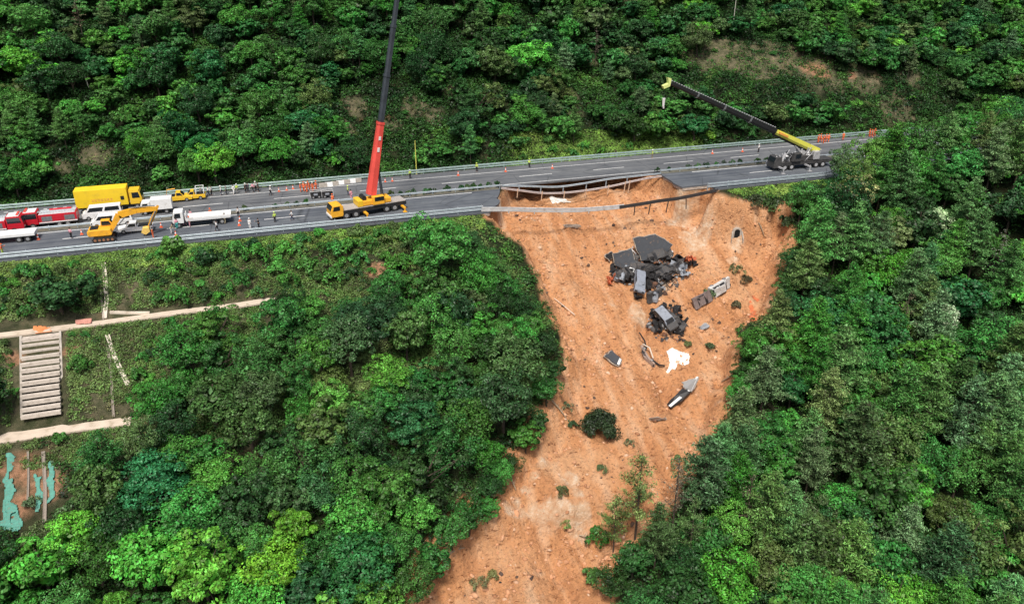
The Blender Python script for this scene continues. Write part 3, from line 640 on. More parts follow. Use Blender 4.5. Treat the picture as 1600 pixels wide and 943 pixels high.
# trees that stand out, each placed on its own spot: (crown px, height, radius, colour, label)
SPECIAL = [
    (825, 88, 9.5, 5.0, (0.085, 0.36, 0.05), 'large vivid green round tree high on the hillside, right of the tall boom', 1),
    (684, 378, 12, 5.6, (0.055, 0.19, 0.034), 'big round dark green tree at the top left corner of the landslide', 1),
    (430, 880, 7.5, 4.4, (0.20, 0.40, 0.03), 'brightest yellow-green tree in the lower left wood, near the bottom edge of the photo', 1),
    (560, 880, 9.5, 4.9, (0.030, 0.13, 0.036), 'large dark green tree next to the brightest yellow-green one at the bottom', 1),
    (240, 745, 8.5, 4.6, (0.045, 0.19, 0.065), 'large fresh green tree below the end of the lower terrace path', 1),
    (90, 455, 6.0, 4.6, G['dark'], 'wide dark tree above the upper terrace path, nearest to the left edge of the photo', 0),
    (1290, 490, 9, 4.4, (0.028, 0.125, 0.034), 'dense dark bluish tree at the right edge of the landslide, beside the red soil streaks', 1),
    (1190, 680, 8, 4.2, (0.04, 0.17, 0.035), 'green tree at the right edge of the landslide, level with the tilted black road slab', 1),
    (1510, 255, 9, 4.4, (0.04, 0.20, 0.045), 'bright green tree on the right spur, just below where the road disappears', 1),
    (1338, 300, 8, 4.2, (0.42, 0.46, 0.24), 'pale blossoming tree nearest to the crane at the right end of the road', 0),
    (1395, 370, 7.5, 3.4, (0.13, 0.22, 0.07), 'pale olive tree below the blossoming tree on the right spur', 0),
    (1462, 350, 8, 2.8, (0.44, 0.48, 0.28), 'small tree with whitish blossom in the middle of the wood on the right', 0),
    (1470, 500, 8.5, 2.8, (0.46, 0.50, 0.30), 'small tree topped with whitish blossom below the middle of the right wood', 0),
    (1500, 735, 8, 3.2, (0.06, 0.22, 0.04), 'vivid green broadleaf tree among the pines at the lower right', 0),
    (405, 610, 7.5, 4.2, (0.07, 0.10, 0.035), 'brownish olive tree in the middle of the left wood', 1),
    (330, 520, 7, 3.8, (0.06, 0.15, 0.03), 'light green tree just below the right end of the upper terrace path', 0),
    (570, 500, 8, 4.6, (0.028, 0.075, 0.03), 'large dull dark green tree between the upper path end and the landslide', 1),
    (610, 590, 8, 3.6, (0.07, 0.24, 0.03), 'bright green tree in the middle of the left wood, below the large dull dark one', 1),
    (50, 30, 8, 5.0, (0.075, 0.25, 0.05), 'big light green tree in the top left corner of the photo', 1),
    (40, 165, 7, 4.0, (0.09, 0.23, 0.06), 'light green tree at the left edge, halfway up the hillside', 1),
    (310, 225, 6.5, 3.8, (0.035, 0.17, 0.05), 'fresh green tree on the hillside above the parked yellow rescue pickups', 1),
    (1380, 55, 6.5, 3.2, (0.045, 0.18, 0.05), 'green tree on the upper edge of the bare clearing, top right', 1),
    (1500, 105, 6.5, 3.4, (0.06, 0.2, 0.04), 'light green tree at the right end of the bare clearing', 1),
]
for px, py, ht, rad, col, lab, big in SPECIAL:
    x, y = crown_at(px, py, ht * 0.56); tree(x, y, ht, rad, col, lab, None, big=bool(big)); PL.append((x, y, rad * 0.9))
for px, ty, vv, rad, col, lab in [(1322, 222, -16.5, 3.0, (0.10, 0.17, 0.06), 'rounded olive tree closest behind the dark crane, hiding the road'), (1366, 203, -17.5, 3.6, (0.08, 0.22, 0.045), 'leafy tree covering the road end, second from the dark crane'), (1408, 184, -17, 4.2, (0.05, 0.17, 0.035), 'leafy tree covering the road end, third from the dark crane'),
    (1455, 182, -18, 4.4, (0.045, 0.14, 0.03), 'leafy tree covering the road end, fourth from the dark crane'), (1510, 165, -18, 4.8, (0.055, 0.19, 0.04), 'tall leafy tree covering the road end, second from the right photo edge'), (1572, 168, -18, 4.8, (0.04, 0.13, 0.03), 'tall dark leafy tree covering the road end, at the right photo edge'),
    (1345, 238, -21, 3.2, (0.09, 0.20, 0.05), 'lower leafy tree in front of the ones hiding the road'), (1435, 225, -23, 3.8, (0.07, 0.24, 0.045), 'bright leafy tree in front of the ones hiding the road, below their middle')]:
    T = atv(px, ty, vv); zg = h1(T[0], vv); tree(T[0], vv, min(16, max(6, T[2] - zg)), rad, col, lab, None, z=zg, big=True); PL.append((T[0], vv, rad * .9))
# pines that stand out
for bx, by, ht, sp, col, var, lab in [
    (992, 842, 14, 1.0, (0.12, 0.20, 0.075), 5, 'thin light green pine with a bare trunk beside the lower landslide'),
    (1050, 832, 12.5, 0.95, (0.16, 0.14, 0.09), 6, 'half dead pine with brown sparse branches, between two greener pines by the landslide'),
    (1092, 818, 14.5, 1.15, (0.050, 0.11, 0.038), 1, 'dark full pine rising against the landslide, right of the half dead one'),
    (1325, 770, 15.5, 1.35, (0.075, 0.125, 0.055), 2, 'tall spreading grey-green pine in the middle of the right wood'),
    (1480, 690, 14.5, 1.2, (0.085, 0.16, 0.045), 0, 'tall pine with a bare dark trunk at the right, above the forest gap'),
    (1560, 640, 14.5, 1.2, (0.09, 0.17, 0.045), 3, 'tall light green pine nearest to the right edge of the photo'),
    (1245, 930, 13.5, 1.2, (0.06, 0.13, 0.045), 1, 'tall pine at the bottom of the photo, right of the landslide foot'),
    (1460, 950, 14.5, 1.25, (0.055, 0.12, 0.045), 2, 'tall dark pine at the bottom right of the photo'),
    (958, 862, 9.5, 1.0, (0.08, 0.15, 0.05), 4, 'short green pine at the right foot of the landslide, nearest to the soil'), (1022, 890, 11, 1.0, (0.08, 0.16, 0.055), 2, 'full green pine left of and below the half dead one'),
    (1075, 880, 11, .8, (0.14, 0.21, 0.08), 4, 'thin pine between the half dead and the dark full pine, standing lower'), (1150, 780, 12.5, 1.1, (0.07, 0.16, 0.045), 0, 'green pine right of the dark full one, against the edge of the landslide'),
    (1160, 850, 12, .7, (0.16, 0.13, 0.09), 6, 'bare brownish pine inside the lower right wood'), (1400, 560, 12, .8, (0.17, 0.15, 0.10), 6, 'bare greyish pine in the middle of the right wood'), (1545, 460, 12, .8, (0.17, 0.16, 0.11), 6, 'bare greyish pine near the right edge'),
    (130, 60, 8, .9, (0.16, 0.15, 0.10), 6, 'bare greyish pine near the top left corner'), (930, 100, 8, .9, (0.15, 0.13, 0.09), 6, 'bare brownish pine on the hillside right of the vivid green tree'),
    (590, 232, 6, 1.2, (0.045, 0.07, 0.03), 0, 'dark pine on the hillside directly behind the red part of the crane boom')]:
    P = atg(bx, by); pine_tree(P[0], P[1], ht, sp, col, lab, None, var); PL.append((P[0], P[1], ht * 0.13 * sp + 0.6))

def weighted(ch):
    t = sum(w for _, w in ch); r = rng_t.uniform(0, t)
    for c, w_ in ch:
        r -= w_
        if r <= 0: return c
    return ch[-1][0]
PAL_FAR = [('dark', 3), ('mid', 3.8), ('green', 2.6), ('blue', 2.2), ('olive', 1.0), ('bright', 1.1)]
PAL_LEFT = [('dark', 2.0), ('mid', 3), ('green', 3.2), ('blue', 1.6), ('bright', 1.3), ('olive', .8), ('yellow', .0)]
PAL_RIGHT = [('dark', 1.4), ('mid', 2.6), ('green', 3.2), ('blue', 1.4), ('bright', 1.6), ('olive', .8)]
SPECS = []; PINE_L = {}
def fill(n, box, hr, rr, pal, zone, group, polys, kk, pine_p=0.0, pine_group=None, cap=400, ph=(8, 13)):
    c = 0
    for _ in range(n):
        if c >= cap: break
        x = rng_t.uniform(box[0], box[1]); y = rng_t.uniform(box[2], box[3])
        rad = rng_t.uniform(*rr); ispine = rng_t.random() < pine_p
        ht = rng_t.uniform(*ph) if ispine else rad * rng_t.uniform(*hr)
        if ispine: rad = ht * 0.19
        if not free(x, y, rad, kk) or slide_mask(np.array([x]), np.array([y]))[0] > -0.5: continue
        z = h1(x, y)
        if not seen(x, y, z + ht * 0.6) or blocked(x, y, z, rad, ht, polys, 2.0): continue
        a, b = proj((x, y, z + ht * 0.6)); pal2 = pal(a, b) if callable(pal) else pal
        col = weighted(pal2); ap = rad * ppm((x, y, z))
        if ispine:
            pc = rng_t.choice(['pine', 'pinegrey', 'pine', 'green']); PINE_L.setdefault(zone, []).append((pine_tree(x, y, ht, rng_t.uniform(0.9, 1.25), G[pc], None, pine_group, z=z), pc, a, b, ap))
        else: SPECS.append((ap, x, y, z, ht, rad, col, zone, group, a, b))
        PL.append((x, y, rad)); c += 1
    return c
def pal_left(a, b):
    if b > 780 and a < 640: return [('green', 3), ('bright', 2.5), ('mid', 2), ('lime', 1.4), ('blue', 1), ('dark', 1)]
    if a < 420 and b > 560: return [('mid', 3), ('dark', 2.5), ('blue', 2), ('olive', 1.2), ('green', 1)]
    if b < 560: return [('dark', 2), ('mid', 3), ('green', 2), ('olive', .8)]
    return PAL_LEFT
def pal_far(a, b):
    if a < 420 and b < 130: return [('bright', 1.2), ('green', 2.5), ('mid', 3), ('blue', 2), ('dark', 2), ('olive', 1)]
    if b > 190: return [('green', 3), ('mid', 3), ('bright', 1), ('blue', 2), ('dark', 1.5)]
    if 450 < a < 1080: return [('dark', 4), ('mid', 3), ('blue', 1.8), ('olive', 1.2), ('green', 1.6)]
    return PAL_FAR
# trees that lean over the rims of the landslide, their crowns close along its edge
RIM = dict(left=[(757, 372), (800, 425), (842, 480), (872, 535), (884, 575), (872, 632), (846, 680), (815, 722), (788, 756), (780, 792), (738, 806), (722, 842), (700, 872), (676, 905), (655, 940)],
           right=[(1212, 400), (1208, 445), (1192, 498), (1160, 522), (1144, 555), (1134, 605), (1118, 652), (930, 905), (926, 945)])
for zn, pts in RIM.items():
    sg = -1 if zn == 'left' else 1
    for (a0, b0), (a1, b1) in zip(pts[:-1], pts[1:]):
        if b1 - b0 > 120: continue
        for t in (0.0, 0.5):
            a, b = a0 + (a1 - a0) * t, b0 + (b1 - b0) * t; rad = rng_t.uniform(1.7, 2.7); ht = rad * rng_t.uniform(1.9, 2.5)
            x, y = crown_at(a + sg * rad * 10.2, b + 2, ht * .55); z = h1(x, y); pa, pb = proj((x, y, z + ht * .55))
            if not free(x, y, rad, .5): continue
            SPECS.append((rad * ppm((x, y, z)) + 100, x, y, z, ht, rad, rng_t.choice(['dark', 'mid', 'green', 'dark', 'mid']), zn, 'trees %s of the landslide' % zn, pa, pb)); PL.append((x, y, rad))
b_ok = lambda b: -15 < b < 965
n2_ = fill(4500, (-108, 2, -92, -27), (1.9, 2.6), (2.6, 4.5), pal_left, 'left', 'trees left of the landslide', KEEP, 0.5, cap=200)
n4_ = fill(7000, (5, 155, -105, -15), (2.1, 2.7), (2.4, 4.7), PAL_RIGHT, 'right', 'trees right of the landslide', KEEP, 0.52, 0.26, 'pines right of the landslide', cap=300, ph=(11, 15.5))
n1_ = fill(19000, (-120, 200, 15.2, 62), (1.5, 2.3), (1.9, 3.9), pal_far, 'far', 'trees on the hillside above the road', KEEP + CLEAR, 0.40, 0.07, 'pines on the hillside above the road', cap=1050, ph=(6, 8.5))
n3_ = 0
SPECS.sort(key=lambda t: -t[0] + (1000 if not (-15 < t[9] < 1615 and b_ok(t[10])) else 0)); NI = 288 - len(SPECIAL); ZL = {}
for t in SPECS[:NI]:
    o = tree(t[1], t[2], t[4], t[5], G[t[6]], None, t[8], z=t[3]); ZL.setdefault(t[7], []).append((o, t[6], t[9], t[10], t[0] % 100))
for zn, wf in (('left', where_left), ('right', where_right), ('far', where_far)):
    if zn in ZL: autolabel(ZL[zn], 'tree', wf)
    if zn in PINE_L: autolabel(PINE_L[zn], 'pine', wf)
# the rest of the wood, past what can be told apart, as one canopy
LOW = [broadleaf(500 + i, clumps=24 + 3 * i, per=44, leaf=0.078, flat=(0.5, 0.65, 0.8)[i % 3], tall=(0.75, 0.95)[i % 2])[0] for i in range(6)]
LV = []
for me in LOW: v = np.empty(len(me.vertices) * 3, np.float32); me.vertices.foreach_get('co', v); LV.append(v.reshape(-1, 3))
VV2 = []; CC2 = []
for t in SPECS[NI:]:
    v = LV[rng_t.randrange(6)]; an = rng_t.uniform(0, 6.28); c_, s_ = math.cos(an) * t[5], math.sin(an) * t[5]
    VV2.append(np.stack([v[:, 0] * c_ - v[:, 1] * s_ + t[1], v[:, 0] * s_ + v[:, 1] * c_ + t[2], v[:, 2] * t[4] / 2.05 + t[3] - .1], 1)); CC2.append(np.tile(np.array(jit(G[t[6]]), np.float32), (len(v), 1)))
if VV2:
    VV2 = np.vstack(VV2); CC2 = np.vstack(CC2); me = np_mesh('woodland_canopy', VV2, np.arange(len(VV2)).reshape(-1, 4))
    at = me.attributes.new('tint', 'FLOAT_COLOR', 'POINT'); at.data.foreach_set('color', CC2.ravel())
    o = link('woodland_canopy', me, M_CANOPY); tag(o, 'close leafy canopy of the wood covering the hillside above the road', 'woodland', None, 'stuff')
print('trees', NI, len(SPECS), n1_, n2_, n3_, n4_)

# shrubs one by one ---------------------------------------------------------
def shrubs(n, polypx, rr, cols, label, group, kk=0.8, polys=KEEP, cap=60):
    c = 0; IT = []; xs = [p[0] for p in polypx]; ys = [p[1] for p in polypx]
    for _ in range(n):
        if c >= cap: break
        a, b = rng_t.uniform(min(xs), max(xs)), rng_t.uniform(min(ys), max(ys))
        if sdist(np.array([a]), np.array([b]), polypx)[0] < 0: continue
        P = atg(a, b); rad = rng_t.uniform(*rr); ht = rad * rng_t.uniform(1.0, 1.7)
        if not free(P[0], P[1], rad, kk) or abs(P[1]) < 12.9 or blocked(P[0], P[1], P[2], rad, ht * 0.7, polys, 1.0): continue
        ck = weighted(cols); IT.append((shrub(P[0], P[1], rad, ht, G[ck], None, group, z=P[2]), ck, a, b, rad * 14)); PL.append((P[0], P[1], rad * 0.7)); c += 1
    x0, x1, y0, y1 = min(xs), max(xs), min(ys), max(ys)
    autolabel(IT, 'bush', lambda a, b: ('upper' if b < (y0 + y1) / 2 else 'lower') + ' ' + ('left part', 'left centre', 'right centre', 'right part')[min(3, max(0, int(4 * (a - x0) / (x1 - x0))))] + ' ' + label)
    return c
GR = [('mid', 2), ('green', 3), ('olive', 2), ('dark', 1)]
shrubs(500, [(-10, 405), (700, 345), (660, 420), (420, 462), (-10, 505)], (0.9, 2.1), GR, 'of the roadside embankment', 'bushes on the embankment', cap=105, kk=.62)
shrubs(260, [(105, 515), (330, 490), (330, 620), (190, 650), (105, 650)], (0.7, 1.5), GR, 'between the terrace paths', 'bushes between the terrace paths', cap=34, kk=.7)
shrubs(120, [(-10, 540), (25, 530), (28, 660), (-10, 665)], (0.5, 1.0), [('olive', 1), ('green', 1)], 'left of the staircase', 'bushes left of the staircase', cap=8, polys=KEEP[:1])
shrubs(300, [(760, 225), (1230, 170), (1450, 150), (1340, 205), (1050, 232), (800, 252)], (0.8, 1.7), [('green', 2), ('lime', .6), ('olive', 2), ('mid', 2)], 'behind the far guardrail', 'bushes behind the far guardrail', cap=80, kk=0.5)
shrubs(200, [(1080, 140), (1110, 70), (1250, 80), (1480, 130), (1460, 190), (1280, 180)], (0.45, 1.1), [('olive', 3), ('dark', 1), ('mid', 2)], 'of the bare clearing', 'bushes on the bare clearing', cap=40)
shrubs(160, [(510, 140), (700, 140), (700, 240), (520, 240)], (0.5, 1.1), [('olive', 3), ('dark', 2), ('mid', 1), ('brown', 1)], 'behind the red boom', 'bushes on the brown hillside patch', cap=26)
for px, py, rad, col, lab in [
    (935, 845, 1.9, (0.05, 0.14, 0.03), 'green bush at the right foot of the landslide, beside the white stones'), (925, 905, 1.6, (0.06, 0.15, 0.035), 'green bush on the right rim at the bottom of the landslide'), (1060, 730, 1.5, (0.07, 0.13, 0.04), 'small bush between the half dead and the dark full pine'), (1005, 775, 1.3, (0.09, 0.16, 0.05), 'light bush beside the trunk of the thin light green pine'),
    (1312, 112, 1.5, (0.03, 0.06, 0.02), 'dark bush alone on the orange soil of the clearing'),
    (938, 676, 2.9, (0.022, 0.040, 0.020), 'round dark uprooted bush lying in the middle of the lower landslide'),
    (888, 640, 1.1, (0.09, 0.13, 0.05), 'narrow grey-green bush on the left rim of the landslide, upper one of a pair'), (893, 665, 0.9, (0.08, 0.13, 0.045), 'narrow grey-green bush on the left rim of the landslide, lower one of a pair'),
    (878, 770, 1.1, (0.085, 0.11, 0.05), 'small grey bush beside the pale sandy ledge'), (1153, 428, 1.7, (0.10, 0.13, 0.05), 'olive bush in the landslide just above the white overturned car'),
    (1166, 442, 1.4, (0.085, 0.085, 0.045), 'brownish bush right of the olive one above the white overturned car'), (1108, 462, 1.2, (0.11, 0.16, 0.08), 'grey-green leaves piled on the white overturned car'),
    (1185, 322, 2.0, (0.06, 0.075, 0.03), 'dull bush at the right top corner of the landslide'), (1205, 330, 2.0, (0.03, 0.06, 0.02), 'dark bush at the right top corner of the landslide, under the guardrail'),
    (1230, 355, 2.0, (0.03, 0.055, 0.02), 'dark bush hanging over the right rim of the landslide'), (750, 915, 1.3, (0.12, 0.13, 0.05), 'olive tuft in the landslide foot near the bottom of the photo'),
    (770, 900, 0.9, (0.12, 0.15, 0.05), 'smaller olive tuft beside the one near the bottom of the photo'), (883, 822, 0.9, (0.13, 0.20, 0.05), 'small green tuft beside the white stones of the sandy ledge'),
    (1075, 540, 0.8, (0.14, 0.16, 0.07), 'small olive tuft above the white patch'), (1108, 545, 1.0, (0.12, 0.15, 0.06), 'olive tuft right of the white patch'), (1150, 480, 1.1, (0.12, 0.13, 0.06), 'dry bush left of the red soil streaks'),
    (940, 735, 1.0, (0.11, 0.13, 0.05), 'small bush on the slope below the round dark bush'), (985, 695, 0.9, (0.09, 0.13, 0.05), 'small bush right of the round dark bush'), (1170, 525, 1.9, (0.05, 0.07, 0.03), 'dull thin bush at the right rim above the green trees'),
    (340, 500, 2.2, (0.045, 0.17, 0.03), 'bright fresh bush just under the upper terrace path'), (128, 575, 1.7, (0.045, 0.15, 0.03), 'green bush right of the concrete staircase, halfway down'), (95, 690, 1.2, (0.05, 0.15, 0.03), 'green bush hanging on the edge of the lower terrace path'),
    (270, 395, 2.3, (0.06, 0.17, 0.035), 'light green bush under the valley guardrail, below the excavator'), (50, 790, 1.2, (0.09, 0.13, 0.05), 'bush between the teal nets'), (75, 855, 2.6, (0.12, 0.15, 0.05), 'yellowish bush below the teal nets at the left edge'), (20, 890, 2.6, (0.11, 0.17, 0.05), 'yellowish bush in the bottom left corner, below the teal nets'), (120, 810, 2.2, (0.08, 0.17, 0.05), 'light bush right of the teal nets')]:
    P = atg(px, py); o = shrub(P[0], P[1], rad, rad * 1.5, col, lab, None, z=P[2] - 0.1)
    if rad > 2.4: o.data = DENSE_SHRUB

# undergrowth: what no one could count ----------------------------------------
def scatter(name, n, box, rad, per, leaf, m, keep_fn, flat=0.7, seed=5, label=None, cat='undergrowth'):
    rng = np.random.RandomState(seed); x = rng.uniform(box[0], box[1], n); y = rng.uniform(box[2], box[3], n)
    k = keep_fn(x, y, rng); x, y = x[k], y[k]; z = h(x, y)
    P = np.stack([x, y, z + 0.05], 1); D = np.tile([0, -0.2, 1.0], (len(P), 1))
    pos, N = dome_clumps(P, D, rng.uniform(rad[0], rad[1], len(P)), per, leaf, rng, flat)
    V, F = quads(pos, N, leaf, rng); o = link(name, np_mesh(name, V, F), m); tag(o, label, cat, None, 'stuff'); return o
barev = lambda x, y: sstep(np.max([1 - np.hypot(x - a, (y - b) * 1.25) / (r * 1.5) for a, b, r in BARE], axis=0) + fbm(x, y, 4) * 0.5, 0.1, 0.5)
def px_in(x, y, polys, pad=0):
    z = h(x, y); d = np.stack([x, y, z], -1) - CAM; zz = d @ _fw; a = 800 + FPX * (d @ _rt) / zz; b = 471.5 - FPX * (d @ _up) / zz
    r = np.zeros(len(x), bool)
    for K in polys: r |= sdist(a, b, K) > -pad
    return r, (a > -290) & (a < 1890) & (b > -120) & (b < 1060)
def k_under(x, y, rng):
    blk, vis = px_in(x, y, KEEP[2:7], 4); ok = (np.abs(y) > 13.6) & (slide_mask(x, y) < -0.4) & ~blk & vis
    blk |= (y > 13) & (y < 20.5) & (x > 4) & (x < 47); ok &= ~blk
    emb = (x < -8) & (y < -13) & (y > -42) & (rng.rand(len(x)) < .72)
    return ok & (rng.rand(len(x)) > barev(x, y) * 0.8) & ~emb
scatter('undergrowth', 40000, (-115, 205, -110, 72), (0.45, 1.25), 34, 0.17, M_UNDER, k_under, label='dense dark leafy undergrowth covering the slopes between the trees')
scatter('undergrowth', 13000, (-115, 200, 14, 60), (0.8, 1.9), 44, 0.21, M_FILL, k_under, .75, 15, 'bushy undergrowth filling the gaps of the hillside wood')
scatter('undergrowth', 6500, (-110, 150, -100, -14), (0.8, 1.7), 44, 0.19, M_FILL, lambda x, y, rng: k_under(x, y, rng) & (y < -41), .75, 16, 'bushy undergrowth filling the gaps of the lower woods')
def k_dry(x, y, rng):
    blk, vis = px_in(x, y, KEEP[2:6], 1); b = barev(x, y)
    edge = (np.abs(y) > 12.7) & (np.abs(y) < 14.5) & (rng.rand(len(x)) < 0.6) & ((y > 0) | (x < -10) | (x > 36))
    strip = (y > 14) & (y < 20) & (x > 4) & (x < 46)
    emb = (x < -5) & (y < -13) & (y > -41) & (rng.rand(len(x)) < 0.75)
    return ((b > 0.2) & (rng.rand(len(x)) < 0.42) | edge | strip | emb) & (slide_mask(x, y) < -0.6) & ~blk & vis & (np.abs(y) > 12.7)
def k_verge(x, y, rng):
    blk, vis = px_in(x, y, KEEP[:6], 0); m = (((y > 12.9) & (y < 20.5 + 2 * fbm(x, y, 6)) & (x > 3) & (x < 48)) | ((y < -12.9) & (y > -15.5 + 1.2 * fbm(x, y, 5)) & ((x < -9) | (x > 37)) & (x < 60)))
    return m & (slide_mask(x, y) < -.4)
scatter('verge_grass', 90000, (-90, 60, -18, 24), (0.2, 0.42), 14, 0.10, foliage_mat('verge', [(0.10, 0.20, 0.04), (0.18, 0.32, 0.06), (0.30, 0.42, 0.10)]), k_verge, .9, 26, 'light green grass on the verges along the road', 'grass')
scatter('embankment_grass', 34000, (-95, -4, -43, -13), (0.2, 0.5), 14, 0.10, foliage_mat('embankment_grass', [(0.08, 0.11, 0.04), (0.11, 0.20, 0.05), (0.18, 0.24, 0.09)]),
        lambda x, y, rng: (~px_in(x, y, KEEP[:5], 0)[0]) & (slide_mask(x, y) < -.5) & (fbm(x, y, 4) > -.22) & (y < -12.9), .9, 33, 'olive and light green grass on the terraced embankment', 'grass')
def k_rim(x, y, rng):
    d = slide_mask(x, y); return (d > -2.6) & (d < 0.9 + 1.2 * fbm(x, y, 3)) & (y < -14) & (rng.rand(len(x)) < np.where(d > 0, .22, .7))
scatter('rim_plants', 26000, (-48, 50, -90, -13), (0.18, 0.6), 20, 0.12, foliage_mat('rim', [(0.05, 0.07, 0.025), (0.07, 0.13, 0.035), (0.04, 0.11, 0.025)]), k_rim, .85, 28, 'tufts and torn plants hanging along the rims of the landslide')
scatter('rough_grass', 60000, (-95, 150, -75, 55), (0.2, 0.5), 16, 0.10, M_DRY, k_dry, 0.8, 6, 'rough yellowish grass along the road edges and bare slopes', 'grass')
# ------------------------------------------------------------------ vehicles
M_GLASS = mat('dark_glass', (0.015, 0.02, 0.025), 0.12, var=0.1, spec=0.8)
M_TYRE = mat('tyre_rubber', (0.02, 0.02, 0.02), 0.85, var=0.3)
M_RIM = mat('wheel_rim', (0.45, 0.45, 0.45), 0.4, 0.5)
M_BLACK = mat('black_paint', (0.02, 0.02, 0.022), 0.5, var=0.4)
M_WV = mat('white_vehicle_paint', (0.78, 0.78, 0.77), 0.4, var=0.1, scale=1.2, dirt=(0.50, 0.47, 0.42))
M_YEL = mat('yellow_vehicle_paint', (0.80, 0.50, 0.03), 0.45, var=0.15, scale=1.2, dirt=(0.48, 0.32, 0.07))
M_YEL2 = mat('yellow_tarpaulin', (0.84, 0.58, 0.02), 0.6, var=0.14, scale=0.8, bump=0.4, dirt=(0.62, 0.42, 0.04))
M_ORY = mat('machine_yellow', (0.85, 0.42, 0.03), 0.45, var=0.2, scale=1.5, dirt=(0.5, 0.25, 0.06))
M_RED = mat('red_vehicle_paint', (0.55, 0.015, 0.03), 0.35, var=0.15, scale=1.5)
M_CRED = mat('red_boom_paint', (0.78, 0.09, 0.07), 0.45, var=0.15, scale=0.6)
M_LIGHT = mat('lamp_glass', (0.75, 0.75, 0.7), 0.2, var=0.05)
M_GREY = mat('mid_grey_metal', (0.22, 0.23, 0.24), 0.5, 0.3, var=0.3)
M_BOOMG = mat('grey_boom_paint', (0.055, 0.065, 0.08), 0.45, 0.2, var=0.3, scale=0.8)
M_CHAR = mat('charred_metal', (0.020, 0.019, 0.020), 0.8, 0.1, var=0.6, scale=3.5, dirt=(0.15, 0.14, 0.135), spec=.25)
M_CHARB = mat('burnt_bodywork', (0.065, 0.062, 0.062), 0.7, 0.2, var=0.6, scale=4, dirt=(0.24, 0.17, 0.12), spec=.3)
M_ASHM = mat('ash_grey_metal', (0.26, 0.28, 0.31), 0.7, 0.1, var=0.5, scale=2.5, dirt=(0.06, 0.06, 0.07))
M_BURN = mat('scorched_orange_metal', (0.42, 0.10, 0.04), 0.8, var=0.5, scale=3, dirt=(0.12, 0.04, 0.02))
def wheel_set(root, spots, r, wd, rim=None, n=16, tyre=None):
    tm = MB().cyl((0, 0, 0), 'y', r, wd, n).mesh('tyre'); rm = MB().cyl((0, 0, 0), 'y', r * 0.55, wd + 0.04, 12).mesh('rim')
    for x, y in spots:
        t = link('wheel', tm, tyre or M_TYRE, root); t.location = (x, y, r); q = link('rim', rm, rim or M_RIM, t)
def cabin(root, x0, x1, wd, z0, z1, m, slope=0.25, win=0.45, side=0.5, name='cab', glass=None):
    """lorry cab whose front is at x1"""
    g = glass or M_GLASS; H_ = z1 - z0; zb = z0 + H_ * win
    MB().prism([(x0, z0), (x1, z0), (x1, zb), (x1 - slope, z1 - 0.12), (x1 - slope - 0.2, z1), (x0, z1)], -wd / 2, wd / 2).obj(name, m, root, bevel=0.06)
    d = Vector((-slope, 0, z1 - 0.12 - zb)).normalized()
    a = Vector((x1 + 0.012, 0, zb)) + d * 0.08; b = Vector((x1 + 0.012, 0, zb)) + d * ((z1 - 0.12 - zb) * 0.92)
    MB().prism([(a.x, a.z), (a.x + .03, a.z), (b.x + .03, b.z), (b.x, b.z)], -wd / 2 + 0.12, wd / 2 - 0.12).obj('windscreen', g, root)
    for s in (-1, 1):
        y = s * (wd / 2 + 0.005); xa = x1 - slope - 0.15; xb = max(x0 + 0.15, x1 - slope - 0.2 - (x1 - x0) * side)
        MB().prism([(xb, zb + 0.06), (xa + 0.1, zb + 0.06), (xa - 0.08, z1 - 0.2), (xb, z1 - 0.2)], y - 0.012, y + 0.012).obj('side_window', g, root)
        MB().box(x1 - 0.02, x1 + 0.05, s * (wd / 2 - 0.3) - 0.16, s * (wd / 2 - 0.3) + 0.16, z0 + 0.3, z0 + 0.5).obj('headlight', M_LIGHT, root)
        MB().box(x1 + 0.0, x1 + 0.08, s * (wd / 2 + 0.15) - 0.06, s * (wd / 2 + 0.15) + 0.06, zb + 0.1, zb + 0.55).tube([(x1 - 0.1, s * wd / 2, zb + 0.5), (x1 + .04, s * (wd / 2 + .15), zb + 0.5)], 0.02, 5).obj('mirror', M_BLACK, root)
    MB().box(x1 - 0.1, x1 + 0.1, -wd / 2 - 0.01, wd / 2 + 0.01, z0 - 0.18, z0 + 0.16).obj('bumper', M_BLACK, root)
